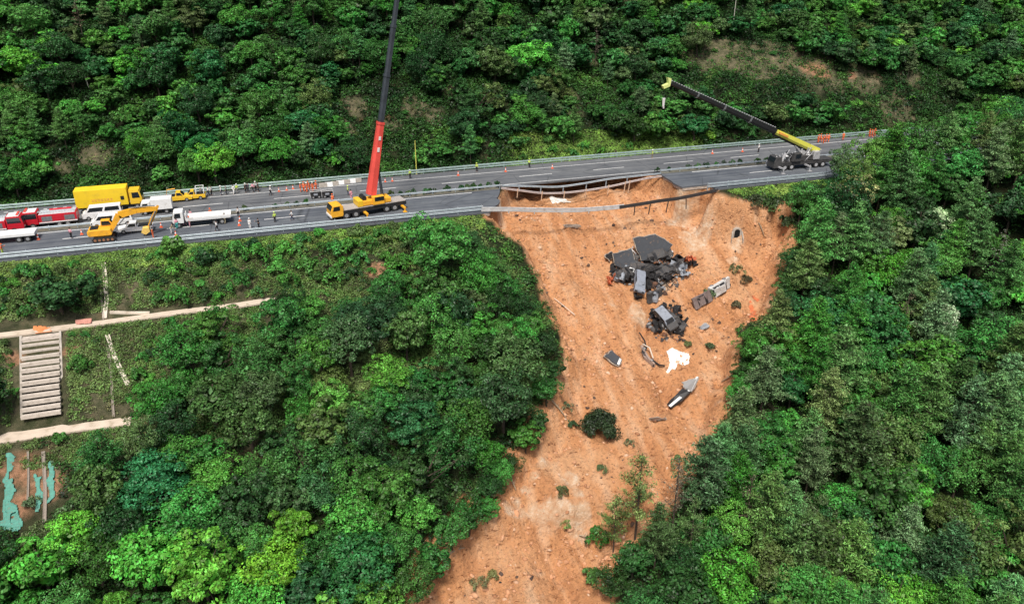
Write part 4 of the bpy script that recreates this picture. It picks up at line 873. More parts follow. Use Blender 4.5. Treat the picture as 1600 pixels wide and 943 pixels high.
def car(name, label, cat, loc, rz, L=4.6, W=1.82, Hh=1.5, m=None, kind='suv', group=None, glass=None, crumple=0, seed=0, wheels=True, rx=0, ry=0, tyre=None, roofm=None):
    m = m or M_WV; r = empty(name, loc, rz, rx, ry); tag(r, label, cat, group)
    h0 = 0.32; belt = h0 + (Hh - h0) * 0.52; f = L / 2; nose = belt - 0.08
    if kind == 'suv': G_ = (-f + 0.08, -f + 0.35, f - 1.75, f - 1.05)
    elif kind == 'van': G_ = (-f + 0.03, -f + 0.15, f - 1.15, f - 0.45)
    elif kind == 'sedan': G_ = (-f + 0.75, -f + 1.25, f - 1.9, f - 1.15)
    else: G_ = (-0.35, -0.25, f - 1.85, f - 1.2)       # pickup
    MB().prism([(-f, h0), (f, h0), (f, nose - 0.25), (f - 0.12, nose - 0.04), (G_[3], belt), (G_[0], belt), (-f, belt - 0.04)], -W / 2, W / 2).obj('body', m, r, bevel=0.05, crumple=crumple, seed=seed, sub=2 if crumple else 0)
    t = W / 2 - 0.14
    V = [(G_[0], -W / 2 + .03, belt), (G_[3], -W / 2 + .03, belt), (G_[3], W / 2 - .03, belt), (G_[0], W / 2 - .03, belt), (G_[1], -t, Hh), (G_[2], -t, Hh), (G_[2], t, Hh), (G_[1], t, Hh)]
    FC = [(0, 3, 2, 1), (4, 5, 6, 7), (0, 1, 5, 4), (1, 2, 6, 5), (2, 3, 7, 6), (3, 0, 4, 7)]
    MB().add(V, FC).obj('roof', roofm or m, r, bevel=0.05, crumple=crumple, seed=seed + 1, sub=2 if crumple else 0)
    def quad_on(nm, ids, a0, a1, b0, b1):
        P = [Vector(V[i]) for i in ids]; n = (P[1] - P[0]).cross(P[3] - P[0]).normalized()
        f_ = lambda s, q: (P[0] * (1 - s) + P[1] * s) * (1 - q) + (P[3] * (1 - s) + P[2] * s) * q
        Q = [f_(a0, b0), f_(a1, b0), f_(a1, b1), f_(a0, b1)]
        MB().add([q - n * 0.02 for q in Q] + [q + n * 0.018 for q in Q], [(0, 3, 2, 1), (4, 5, 6, 7), (0, 1, 5, 4), (1, 2, 6, 5), (2, 3, 7, 6), (3, 0, 4, 7)]).obj(nm, glass or M_GLASS, r, crumple=crumple * 0.4, seed=seed)
    quad_on('windscreen', (1, 2, 6, 5), .07, .93, .1, .92); quad_on('rear_window', (3, 0, 4, 7), .1, .9, .15, .88)
    for ids in ((0, 1, 5, 4), (2, 3, 7, 6)):
        if kind == 'pickup': quad_on('side_window', ids, .12, .88, .14, .9)
        else:
            quad_on('side_window', ids, .05, .47, .14, .9); quad_on('side_window', ids, .53, .95, .14, .9)
    if kind == 'pickup':
        MB().box(-f + 0.1, -0.45, -W / 2 + 0.1, W / 2 - 0.1, belt + 0.005, belt + 0.03).obj('load_bed', M_BLACK, r)
    if wheels: wheel_set(r, [(x, s * (W / 2 - 0.1)) for x in (-f + 0.85, f - 0.9) for s in (-1, 1)], 0.34, 0.24, tyre=tyre)
    for s in (-1, 1):
        MB().box(f - 0.06, f + 0.02, s * (W / 2 - 0.3) - 0.2, s * (W / 2 - 0.3) + 0.2, nose - 0.24, nose - 0.08).obj('headlight', M_LIGHT if not crumple else M_CHAR, r)
    return r
def near(px, py, off=1.2): P = atz(px, py, 0.01); return (P[0], P[1] + off, 0.01)
PI = math.pi
# yellow box lorry, facing right
p = near(213, 327); L_ = 10.3
r = empty('box_truck', (p[0] - L_ + 1.6, p[1], 0.01)); tag(r, 'big yellow box lorry with a yellow cab, parked on the far carriageway', 'truck')
MB().box(-0.2, 9.0, -0.45, 0.45, 0.55, 0.85).obj('chassis', M_BLACK, r)
b_ = MB().box(-0.3, 7.75, -1.24, 1.24, 1.0, 3.95).obj('cargo_box', M_YEL2, r, bevel=0.05)
MB().box(6.65, 7.2, -1.262, -1.243, 1.9, 2.55).obj('hatch', M_BLACK, b_)
M_LET = mat('faded_orange_lettering', (0.80, 0.36, 0.10), 0.7)
lt = MB()
for k in range(7):
    x = 2.2 + k * 0.48; z = 1.95
    lt.box(x, x + 0.34, -1.262, -1.244, z + 0.30, z + 0.37).box(x, x + 0.34, -1.262, -1.244, z, z + 0.07).box(x + 0.13, x + 0.2, -1.2635, -1.245, z + 0.06, z + 0.31)
    if k % 2: lt.box(x, x + 0.07, -1.264, -1.2455, z + 0.05, z + 0.33)
lt.obj('lettering', M_LET, b_)
cabin(r, 8.0, 9.95, 2.35, 0.95, 3.15, M_YEL, side=0.55)
MB().box(8.0, 9.6, -1.1, 1.1, 3.17, 3.3).obj('roof_deflector', M_YEL, r)
wheel_set(r, [(x, s * 1.05) for x in (1.4, 2.6, 9.0) for s in (-1, 1)], 0.5, 0.32)
for x in (4, 5.2): MB().box(x, x + 1, -1.1, -0.55, 0.55, 0.95).obj('fuel_tank', M_GREY, r)
# white vans in front of it, facing left
p = near(160, 345, 0.9); car('van', 'white van, the one directly in front of the yellow box lorry', 'van', (p[0], p[1] + 0.9, 0.01), PI + 0.03, 6.0, 1.95, 2.1, kind='van', group='white vans')
p = near(176, 354, 0.9); car('van', 'white van with dark windows, just behind the yellow excavator', 'van', (p[0], p[1], 0.01), PI + 0.0, 6.2, 1.95, 1.9, kind='van', group='white vans')
p = near(212, 364, 0.9); car('pickup_truck', 'white pickup parked under the arm of the yellow excavator', 'pickup', (p[0], p[1], 0.01), PI, 5.2, 1.85, 1.6, kind='pickup')
# white box van
p = near(247, 335, 1.1); r = empty('delivery_truck', (p[0], p[1], 0.01), PI); tag(r, 'small white box truck to the right of the yellow lorry cab', 'truck')
MB().box(-2.3, 2.2, -0.4, 0.4, 0.45, 0.7).obj('chassis', M_BLACK, r); MB().box(-2.4, 0.9, -1.05, 1.05, 0.8, 2.55).obj('cargo_box', M_WV, r, bevel=0.04)
cabin(r, 1.0, 2.6, 1.9, 0.6, 2.15, M_WV); wheel_set(r, [(x, s * 0.85) for x in (-1.4, 1.9) for s in (-1, 1)], 0.38, 0.28)
# white flatbed lorry
p = near(315, 353, 1.1); r = empty('flatbed_truck', (p[0], p[1], 0.01), PI); tag(r, 'white flatbed lorry with a long empty bed, cab to the left, on the near carriageway', 'truck', 'flatbed trucks')
MB().box(-4.4, 3.6, -0.45, 0.45, 0.55, 0.8).obj('chassis', M_BLACK, r)
bd = MB().box(-4.6, 2.2, -1.15, 1.15, 1.0, 1.16).obj('load_bed', M_WV, r)
for s in (-1, 1): MB().box(-4.6, 2.2, s * 1.15 - .03, s * 1.15 + .03, 1.165, 1.55).obj('side_board', M_WV, bd)
MB().box(2.14, 2.24, -1.1, 1.1, 1.17, 2.1).obj('headboard', M_WV, bd); MB().box(-4.66, -4.61, -1.12, 1.12, 1.165, 1.5).obj('tailboard', M_WV, bd)
cabin(r, 2.5, 4.2, 2.15, 0.75, 2.6, M_WV); wheel_set(r, [(x, s * 0.95) for x in (-3.2, -2.1, 3.4) for s in (-1, 1)], 0.44, 0.3)
# white flatbed at the left edge
p = near(8, 381, 1.1); r = empty('flatbed_truck', (p[0], p[1], 0.01), 0); tag(r, 'white low-bed trailer truck cut off by the left edge, below the fire engines', 'truck', 'flatbed trucks')
MB().box(-5, 4.2, -0.5, 0.5, 0.45, 0.75).obj('chassis', M_BLACK, r); MB().box(-5.0, 4.3, -1.2, 1.2, 0.95, 1.4).obj('load_bed', M_WV, r, bevel=0.03)
cabin(r, -7.2, -5.2, 2.2, 0.8, 2.8, M_WV); wheel_set(r, [(x, s * 1.0) for x in (2.0, 3.2, -6.2, -3) for s in (-1, 1)], 0.46, 0.3)
# fire engines
def fire_engine(loc, rz, L, label):
    r = empty('fire_engine', loc, rz); tag(r, label, 'fire engine', 'fire engines')
    MB().box(-L / 2, L / 2 - 0.3, -0.5, 0.5, 0.5, 0.8).obj('chassis', M_BLACK, r)
    bd = MB().box(-L / 2, L / 2 - 2.5, -1.22, 1.22, 0.85, 2.25).obj('equipment_body', M_RED, r, bevel=0.04)
    for s in (-1, 1):
        for k in range(3):
            x = -L / 2 + 0.3 + k * (L - 3.1) / 3; MB().box(x, x + (L - 3.1) / 3 - 0.15, s * 1.232 - 0.012, s * 1.232 + 0.012, 1.15, 1.95).obj('shutter', M_GREY if k != 1 else M_RED, bd)
        MB().box(-L / 2, L / 2 - 2.5, s * 1.235 - 0.01, s * 1.235 + 0.01, 0.9, 1.06).obj('white_stripe', M_WV, bd)
    MB().box(-L / 2 + 0.2, L / 2 - 2.6, -1.15, 1.15, 2.26, 2.32).obj('roof_deck', mat('silver_deck', (0.75, 0.76, 0.78), 0.4, 0.2), r)
    ld = MB()
    for y in (0.3, 0.75): ld.tube([(-L / 2 + 0.2, y, 2.55), (L / 2 - 1.2, y, 2.6)], 0.04, 6)
    for k in range(14): x = -L / 2 + 0.4 + k * (L - 2) / 14; ld.tube([(x, 0.3, 2.56), (x, 0.75, 2.56)], 0.025, 5)
    ld.obj('ladder', M_GALV, r); hr = MB().tube([(-L / 2 + 0.8, -0.5, 2.5), (0, -0.5, 2.5)], 0.16, 8).obj('hose_roll', M_RED, r)
    cabin(r, L / 2 - 2.4, L / 2, 2.3, 0.75, 2.75, M_RED, side=0.8)
    MB().box(L / 2 - 2.2, L / 2 - 0.5, -1.0, 1.0, 2.76, 2.84).obj('cab_roof_panel', M_WV, r); MB().box(L / 2 - 0.9, L / 2 - 0.6, -0.8, 0.8, 2.85, 3.0).obj('light_bar', M_CRED, r)
    wheel_set(r, [(x, s * 1.02) for x in (-L / 2 + 1.5, -L / 2 + 2.7, L / 2 - 1.5) for s in (-1, 1)], 0.48, 0.3); return r
p = near(80, 356, 1.2); fire_engine((p[0], p[1], 0.01), PI + 0.02, 8.0, 'red fire engine with a ladder on its silver roof, right one of the two')
p = near(-2, 368, 1.2); fire_engine((p[0], p[1], 0.01), 0.02, 7.6, 'red fire engine cut off by the left edge of the photo')
# small yellow rescue pickups on the far shoulder
p = near(279, 316, 0.9); r1 = car('pickup_truck', 'yellow rescue pickup on the far shoulder, left one of the two', 'pickup', (p[0], p[1], 0.01), 0, 4.6, 1.8, 1.7, m=M_YEL, kind='pickup', group='yellow rescue pickups')
MB().tube([(-1.9, 0, 0.9), (-1.6, 0, 2.1), (-0.3, 0, 2.2)], 0.09, 6).obj('hoist', M_ORY, r1)
p = near(302, 313, 0.9); r1 = car('pickup_truck', 'yellow rescue pickup with a white rear frame, on the far shoulder', 'pickup', (p[0], p[1], 0.01), PI, 4.2, 1.8, 1.6, m=M_YEL, kind='pickup', group='yellow rescue pickups')
MB().tube([(-1.9, -0.7, 1.0), (-1.9, -0.7, 2.1), (-1.9, 0.7, 2.1), (-1.9, 0.7, 1.0)], 0.06, 6).tube([(-0.6, -0.7, 1.0), (-0.6, -0.7, 2.1), (-0.6, 0.7, 2.1), (-0.6, 0.7, 1.0)], 0.06, 6).tube([(-1.9, -0.7, 2.1), (-.6, -0.7, 2.1)], 0.05, 6).tube([(-1.9, 0.7, 2.1), (-.6, 0.7, 2.1)], 0.05, 6).obj('rear_frame', M_WV, r1)

# excavator, facing right
p = near(163, 378, 1.2); r = empty('excavator', (p[0], p[1], 0.01), 0.0); tag(r, 'yellow crawler excavator with its arm stretched to the right, near the valley guardrail', 'excavator')
for s in (-1, 1):
    y = s * 1.0
    tr = MB().prism([(-1.7, 0.35), (-1.4, 0.02), (1.4, 0.02), (1.75, 0.35), (1.45, 0.75), (-1.4, 0.75)], y - 0.25, y + 0.25).obj('track', M_TYRE, r, bevel=0.06)
    for k in range(5): MB().cyl((-1.2 + k * 0.6, y, 0.36), 'y', 0.2, 0.54, 10).obj('roller', mat('rusty_track_frame', (0.3, 0.14, 0.07), 0.8), tr)
MB().box(-0.8, 0.8, -0.8, 0.8, 0.5, 0.85).obj('undercarriage', M_ORY, r)
up_ = MB().prism([(-2.1, 1.15), (-1.9, 0.95), (1.2, 0.95), (1.35, 1.2), (1.2, 1.95), (-1.0, 2.0), (-1.9, 1.95), (-2.15, 1.7)], -1.2, 1.2).obj('house', M_ORY, r, bevel=0.12)
MB().box(-1.7, -0.6, -0.9, 0.6, 2.01, 2.12).obj('engine_cover', M_BLACK, up_); MB().tube([(-1.5, 0.4, 2.0), (-1.5, 0.4, 2.6)], 0.07, 8).obj('exhaust', M_BLACK, up_)
cb = MB().prism([(-0.3, 1.98), (1.3, 1.98), (1.35, 2.4), (1.05, 2.95), (-0.2, 2.95)], 0.2, 1.15).obj('cab', M_ORY, r, bevel=0.06)
for y in (0.185, 1.165): MB().prism([(-0.15, 2.15), (1.15, 2.15), (1.2, 2.4), (0.95, 2.82), (-0.1, 2.82)], y - 0.012, y + 0.012).obj('side_window', M_GLASS, cb)
MB().prism([(1.345, 2.15), (1.375, 2.15), (1.40, 2.42), (1.10, 2.88), (1.075, 2.86), (1.37, 2.4)], 0.28, 1.07).obj('windscreen', M_GLASS, cb)
def arm(b, P, wd, t):      # flat box girder along P (x,z), depth list t
    for (x0, z0), (x1, z1), t0, t1 in zip(P[:-1], P[1:], t[:-1], t[1:]):
        d = Vector((x1 - x0, z1 - z0)).normalized(); n = Vector((-d.y, d.x))
        b.prism([(x0 - n.x * t0, z0 - n.y * t0), (x1 - n.x * t1, z1 - n.y * t1), (x1 + n.x * t1, z1 + n.y * t1), (x0 + n.x * t0, z0 + n.y * t0)], -wd, wd)
    return b
bm_ = arm(MB(), [(1.1, 1.5), (2.6, 3.7), (5.2, 4.2), (8.1, 4.15)], 0.26, [0.3, 0.5, 0.42, 0.26]).obj('boom', M_ORY, r)
arm(MB(), [(8.35, 4.6), (7.0, 2.3), (6.4, 1.3)], 0.18, [0.18, 0.26, 0.12]).obj('stick', M_ORY, r)
MB().prism([(6.5, 1.4), (5.6, 1.35), (5.3, 0.6), (5.9, 0.25), (6.6, 0.7)], -0.5, 0.5).obj('bucket', mat('bucket_yellow', (0.75, 0.5, 0.12), 0.7, var=0.4, dirt=(.3, .2, .1)), r, bevel=0.04)
for a_, b2 in (((1.6, 1.5), (3.4, 3.3)), ((4.2, 4.75), (7.9, 4.75)), ((7.9, 3.9), (6.6, 1.6))):
    MB().tube([(a_[0], -0.3, a_[1]), (b2[0], -0.3, b2[1])], 0.09, 8).obj('hydraulic_cylinder', M_GREY, r)

# ------------------------------------------------------------------ the tall truck crane, carrier facing left
def girder(name, A, B, w0, w1, m, parent, d0=None):
    A, B = Vector(A), Vector(B); t = (B - A).normalized(); s = t.cross(Vector((0, 1, 0))).normalized(); q = t.cross(s)
    V = []
    for P, w_ in ((A, w0), (B, w1)):
        for i, j in ((-1, -0.75), (1, -0.75), (1.0, 0.35), (0.6, 0.95), (-0.6, 0.95), (-1, 0.35)): V.append(P + q * i * w_ * 0.42 + s * j * w_ * 0.5)
    o = MB().add(V, [(5, 4, 3, 2, 1, 0), (6, 7, 8, 9, 10, 11)] + [(i, (i + 1) % 6, (i + 1) % 6 + 6, i + 6) for i in range(6)]).obj(name, m, parent); return o, t, s, q
pA = atz(522, 346, 0.01); pB = atz(633, 327, 0.01); rz = math.atan2(pB[1] - pA[1], pB[0] - pA[0])
cx_, cy_ = (pA[0] + pB[0]) / 2 - math.sin(rz) * 1.35, (pA[1] + pB[1]) / 2 + math.cos(rz) * 1.35
r = empty('truck_crane', (cx_, cy_, 0.01), rz); tag(r, 'yellow truck crane with a red boom and dark upper boom rising out of the photo', 'crane', 'truck cranes')
HL = 6.5
MB().box(-HL + 2.0, HL, -1.3, 1.3, 0.85, 1.5).obj('chassis', M_BLACK, r, bevel=0.04)
MB().box(-HL + 2.2, HL - 0.1, -1.33, 1.33, 1.51, 1.62).obj('deck', mat('deck_grey', (0.42, 0.38, 0.35), 0.7, var=.3), r)
MB().prism([(-HL, 0.6), (-HL + 2.1, 0.6), (-HL + 2.1, 2.3), (-HL + 1.7, 2.55), (-HL + 0.35, 2.5), (-HL + 0.02, 1.7)], -1.28, 1.28).obj('cab', M_ORY, r, bevel=0.08)
MB().prism([(-HL + 0.02, 1.72), (-HL - 0.02, 1.72), (-HL + 0.28, 2.46), (-HL + 0.34, 2.46)], -1.1, 1.1).obj('windscreen', M_GLASS, r)
for s in (-1, 1): MB().prism([(-HL + 0.3, 1.65), (-HL + 1.5, 1.65), (-HL + 1.5, 2.35), (-HL + 0.55, 2.35)], s * 1.29 - .015, s * 1.29 + .015).obj('side_window', M_GLASS, r)
MB().box(-HL - 0.12, -HL + 0.05, -1.3, 1.3, 0.55, 0.9).obj('bumper', M_WV, r)
wheel_set(r, [(x, s * 1.1) for x in (-4.0, -2.4, 3.0, 4.4) for s in (-1, 1)], 0.6, 0.38)
for x in (-0.9, 5.7):
    for s in (-1, 1):
        o = MB().box(x - 0.2, x + 0.2, 0 if s > 0 else -2.6, 2.6 if s > 0 else 0, 0.6, 0.85).tube([(x, s * 2.5, 0.9), (x, s * 2.5, 0.1)], 0.12, 8).box(x - 0.3, x + 0.3, s * 2.5 - 0.3, s * 2.5 + 0.3, 0.02, 0.1).obj('outrigger', M_ORY, r)
MB().box(-1.4, 3.9, -1.2, 1.2, 1.7, 2.5).obj('superstructure', M_ORY, r, bevel=0.08)
MB().box(-1.9, -1.0, -1.25, 1.25, 1.65, 2.7).obj('counterweight', M_YEL, r, bevel=0.08)
MB().box(0.6, 2.6, -1.6, -0.7, 1.7, 3.1).obj('operator_cab', M_ORY, r, bevel=0.08); MB().box(0.9, 2.5, -1.62, -1.595, 2.3, 3.0).obj('operator_window', M_GLASS, r)
MB().cyl((-0.6, 0.0, 2.85), 'y', 0.4, 1.6, 14).obj('winch', M_BLACK, r)
Minv = Matrix.Rotation(-rz, 3, 'Z')
def loc_of(root, P): return root.matrix_basis.inverted() @ Vector(P)
bpy.context.view_layer.update()
base_p = Vector(atv(580, 303, cy_)); v_mid = atv(593, 190, cy_ + 0.3); v_top = atv(621, -6, cy_ + 0.8)
d_ = (Vector(v_top) - base_p).normalized(); Pm = base_p + d_ * (Vector(v_mid) - base_p).length
Minv4 = Matrix.LocRotScale(Vector(r.location), Euler((0, 0, rz)), Vector((1, 1, 1))).inverted()
A_ = Minv4 @ base_p; B_ = Minv4 @ Pm
o, t_, s_, q_ = girder('boom_base_section', A_, B_, 1.7, 1.15, M_CRED, r)
for k, (f0, f1) in enumerate([(0.60, 0.66), (0.76, 0.81)]):
    a = A_.lerp(B_, f0); b = A_.lerp(B_, f1)
    ww = 1.7 + (1.15 - 1.7) * f0
    o2 = MB().add([p_ + Vector((0, -ww * 0.47, 0)) + s_ * c for p_ in (a, b) for c in (-0.18, 0.18)] + [p_ + Vector((0, -ww * 0.36, 0)) + s_ * c for p_ in (a, b) for c in (-0.18, 0.18)],
             [(0, 1, 3, 2), (4, 6, 7, 5), (0, 4, 5, 1), (2, 3, 7, 6), (0, 2, 6, 4), (1, 5, 7, 3)]).obj('white_marking', M_WV, o)
L0 = B_; wd_ = 1.0
for k, ln in enumerate((7.5, 7.5, 7.5, 7.5, 7.0)):
    L1 = L0 + t_ * ln; w1_ = wd_ - 0.03
    girder('boom_section', L0 - t_ * 0.4, L1, wd_, w1_, M_BOOMG, r); girder('boom_collar', L1 - t_ * 0.35, L1, wd_ * 1.16, wd_ * 1.16, M_BOOMG, r)
    L0 = L1; wd_ -= 0.13
girder('boom_collar', B_ - t_ * 0.4, B_, 1.35, 1.35, M_CRED, r)
girder('boom_head', L0, L0 + t_ * 1.0, 0.7, 0.9, M_CRED, r)
pc = Minv4 @ Vector(atv(597, 303, cy_)); MB().tube([pc, A_.lerp(B_, 0.48) + s_ * -0.2], 0.26, 10, 0.17).obj('luffing_cylinder', M_BOOMG, r)
MB().tube([L0 + t_ * .8 + Vector((0.5, 0, 0)), L0 + t_ * .8 + Vector((0.5, 0, -6))], 0.05, 5).obj('hoist_rope', M_BLACK, r)
MB().tube([L0 + t_ * .8 + Vector((0.5, 0, -6)), L0 + t_ * .8 + Vector((0.5, 0, -7.2))], 0.35, 8, 0.12).obj('hook_block', M_YEL, r)

# ------------------------------------------------------------------ the dark crane at the right end
M_DK = mat('sooty_grey_metal', (0.07, 0.068, 0.068), 0.6, 0.3, var=0.5, scale=2.0, dirt=(0.03, 0.03, 0.03)); M_DKL = mat('worn_silver_metal', (0.48, 0.48, 0.49), 0.5, 0.3, var=0.4, scale=2.0, dirt=(0.15, 0.15, 0.15))
pA = atz(1218, 270, 0.01); pB = atz(1300, 262, 0.01)
cv = pA[1] + 2.2; cu = (pA[0] + pB[0]) / 2
r = empty('truck_crane', (cu, cv, 0.01), 0); tag(r, 'dark sooty grey truck crane with a low black boom reaching left over the road', 'crane', 'truck cranes')
Minv4 = Matrix.Translation(-Vector(r.location))
MB().box(-5.2, 6.5, -1.25, 1.25, 0.9, 1.45).obj('chassis', M_DK, r, bevel=0.05); MB().box(-5.0, 6.4, -1.3, 1.3, 1.46, 1.56).obj('deck', M_DK, r)
MB().prism([(-6.6, 0.6), (-5.0, 0.6), (-5.0, 2.7), (-6.2, 2.7), (-6.62, 1.8)], -1.25, 1.25).obj('cab', M_DK, r, bevel=0.08)
MB().prism([(-6.67, 1.8), (-6.62, 1.8), (-6.24, 2.6), (-6.3, 2.6)], -1.05, 1.05).obj('windscreen', M_GLASS, r)
wheel_set(r, [(x, s * 1.1) for x in (-4.2, -2.7, 2.8, 4.3) for s in (-1, 1)], 0.62, 0.4, rim=M_DKL)
for x in (-5.6, 0.3, 6.0):
    for s in (-1, 1): MB().box(x - 0.18, x + 0.18, min(0, s * 3.0), max(0, s * 3.0), 0.75, 1.0).tube([(x, s * 2.9, 1.2), (x, s * 2.9, 0.1)], 0.12, 8).box(x - .35, x + .35, s * 2.9 - .35, s * 2.9 + .35, 0.02, 0.1).obj('outrigger', M_DKL, r)
MB().box(-2.6, 2.4, -1.15, 1.15, 1.66, 2.6).obj('superstructure', M_DK, r, bevel=0.08); MB().box(1.9, 3.3, -1.4, 1.4, 1.7, 3.3).obj('counterweight', M_DKL, r, bevel=0.1)
MB().prism([(-2.9, 1.7), (-1.0, 1.7), (-1.0, 3.3), (-2.5, 3.3)], -1.65, -0.75).obj('operator_cab', M_DK, r, bevel=0.06); MB().box(-2.3, -1.2, -1.68, -1.655, 2.3, 3.1).obj('operator_window', M_GLASS, r)
for i in range(2): MB().cyl((0.2 + i * 1.1, 0.2, 3.0), 'y', 0.42, 1.3, 14).obj('winch', M_DKL, r)
rr_ = random.Random(5)
for i in range(30):
    a = Vector((rr_.uniform(-5.4, 2.6), rr_.uniform(-1.2, 1.0), 1.6)); b = a + Vector((rr_.uniform(-1.6, 1.6), rr_.uniform(-.6, .6), rr_.uniform(1.0, 2.6)))
    MB().tube([a, (a + b) / 2 + Vector((rr_.uniform(-.4, .4), 0, .2)), b] , rr_.uniform(.06, .18), 6).obj('hose' if i % 2 else 'hydraulic_pipe', (M_DKL, M_WV, M_BLACK, M_DKL)[i % 4], r)
bb = Vector(atv(1277, 235, cv)); tip = Vector(atv(1045, 128, cv - 1.0)); d_ = (tip - bb).normalized(); Lb = (tip - bb).length
j1 = bb + d_ * Lb * 0.315
A_ = Minv4 @ bb; B_ = Minv4 @ j1; T_ = Minv4 @ tip
M_YGR = mat('greenish_yellow_paint', (0.72, 0.70, 0.10), 0.5, var=0.2, dirt=(0.5, 0.4, 0.2))
o, t_, s_, q_ = girder('boom_base_section', A_, B_, 1.5, 1.15, M_YGR, r)
n_ = (0, -1, 0)
girder('boom_underside', A_ + Vector((0, 0.1, -0.75)), B_ + Vector((0, 0.1, -0.62)), 0.9, 0.7, M_BLACK, r)
a = A_.lerp(B_, 0.72); b = A_.lerp(B_, 0.92)
MB().add([p_ + Vector((0, -0.72, dz)) for p_ in (a, b) for dz in (-0.2, 0.22)] + [p_ + Vector((0, -0.4, dz)) for p_ in (a, b) for dz in (-0.2, 0.22)], [(0, 1, 3, 2), (4, 6, 7, 5), (0, 4, 5, 1), (2, 3, 7, 6), (0, 2, 6, 4), (1, 5, 7, 3)]).obj('orange_marking', mat('orange_marking', (0.8, 0.35, 0.08), 0.6), o)
P0 = B_; wd_ = 1.3; seg = (T_ - B_).length / 4
for k in range(4):
    P1 = P0 + t_ * seg; girder('boom_section', P0 - t_ * 0.3, P1, wd_, wd_ - 0.04, M_BLACK, r); girder('boom_collar', P1 - t_ * 0.3, P1, wd_ * 1.12, wd_ * 1.12, M_GREY, r); P0 = P1; wd_ -= 0.13
pk = MB()
for k in range(46):
    p_ = B_.lerp(T_, k / 46) + Vector((0, -0.1, 0.68 - 0.25 * k / 46)); pk.box(p_.x - .12, p_.x + .12, p_.y - 0.25, p_.y + 0.05, p_.z - .04, p_.z + .06)
pk.obj('hose_guide', M_DKL, r)
M_YG2 = mat('bright_yellow_green', (0.75, 0.85, 0.30), 0.5)
MB().add([T_ + Vector(q) for q in [(-.2, -.45, -.2), (-1.2, -.4, -.6), (-1.0, -.4, -1.1), (0.1, -.45, -0.7), (.3, -.45, .6), (-.4, -.45, .8)]] + [T_ + Vector(q) + Vector((0, .8, 0)) for q in [(-.2, -.45, -.2), (-1.2, -.4, -.6), (-1.0, -.4, -1.1), (0.1, -.45, -0.7), (.3, -.45, .6), (-.4, -.45, .8)]],
         [(0, 1, 2, 3, 4, 5), (11, 10, 9, 8, 7, 6)] + [(i, i + 6, (i + 1) % 6 + 6, (i + 1) % 6) for i in range(6)]).obj('boom_head', M_YG2, r)
hk = T_ + Vector((-0.7, 0, -1.0)); MB().tube([hk, hk + Vector((0, 0, -1.8))], 0.04, 5).obj('hoist_rope', M_BLACK, r)
MB().tube([hk + Vector((0, 0, -1.8)), hk + Vector((0, 0, -2.2)), hk + Vector((0, 0, -3.2)), hk + Vector((0.1, 0, -3.6))], 0.3, 8, 0.14).obj('hook_block', M_WV, r)
MB().tube([A_ + Vector((-2.4, 0, -1.4)), A_.lerp(B_, 0.55) + Vector((0, 0, -0.7))], 0.2, 8).obj('luffing_cylinder', M_DKL, r)
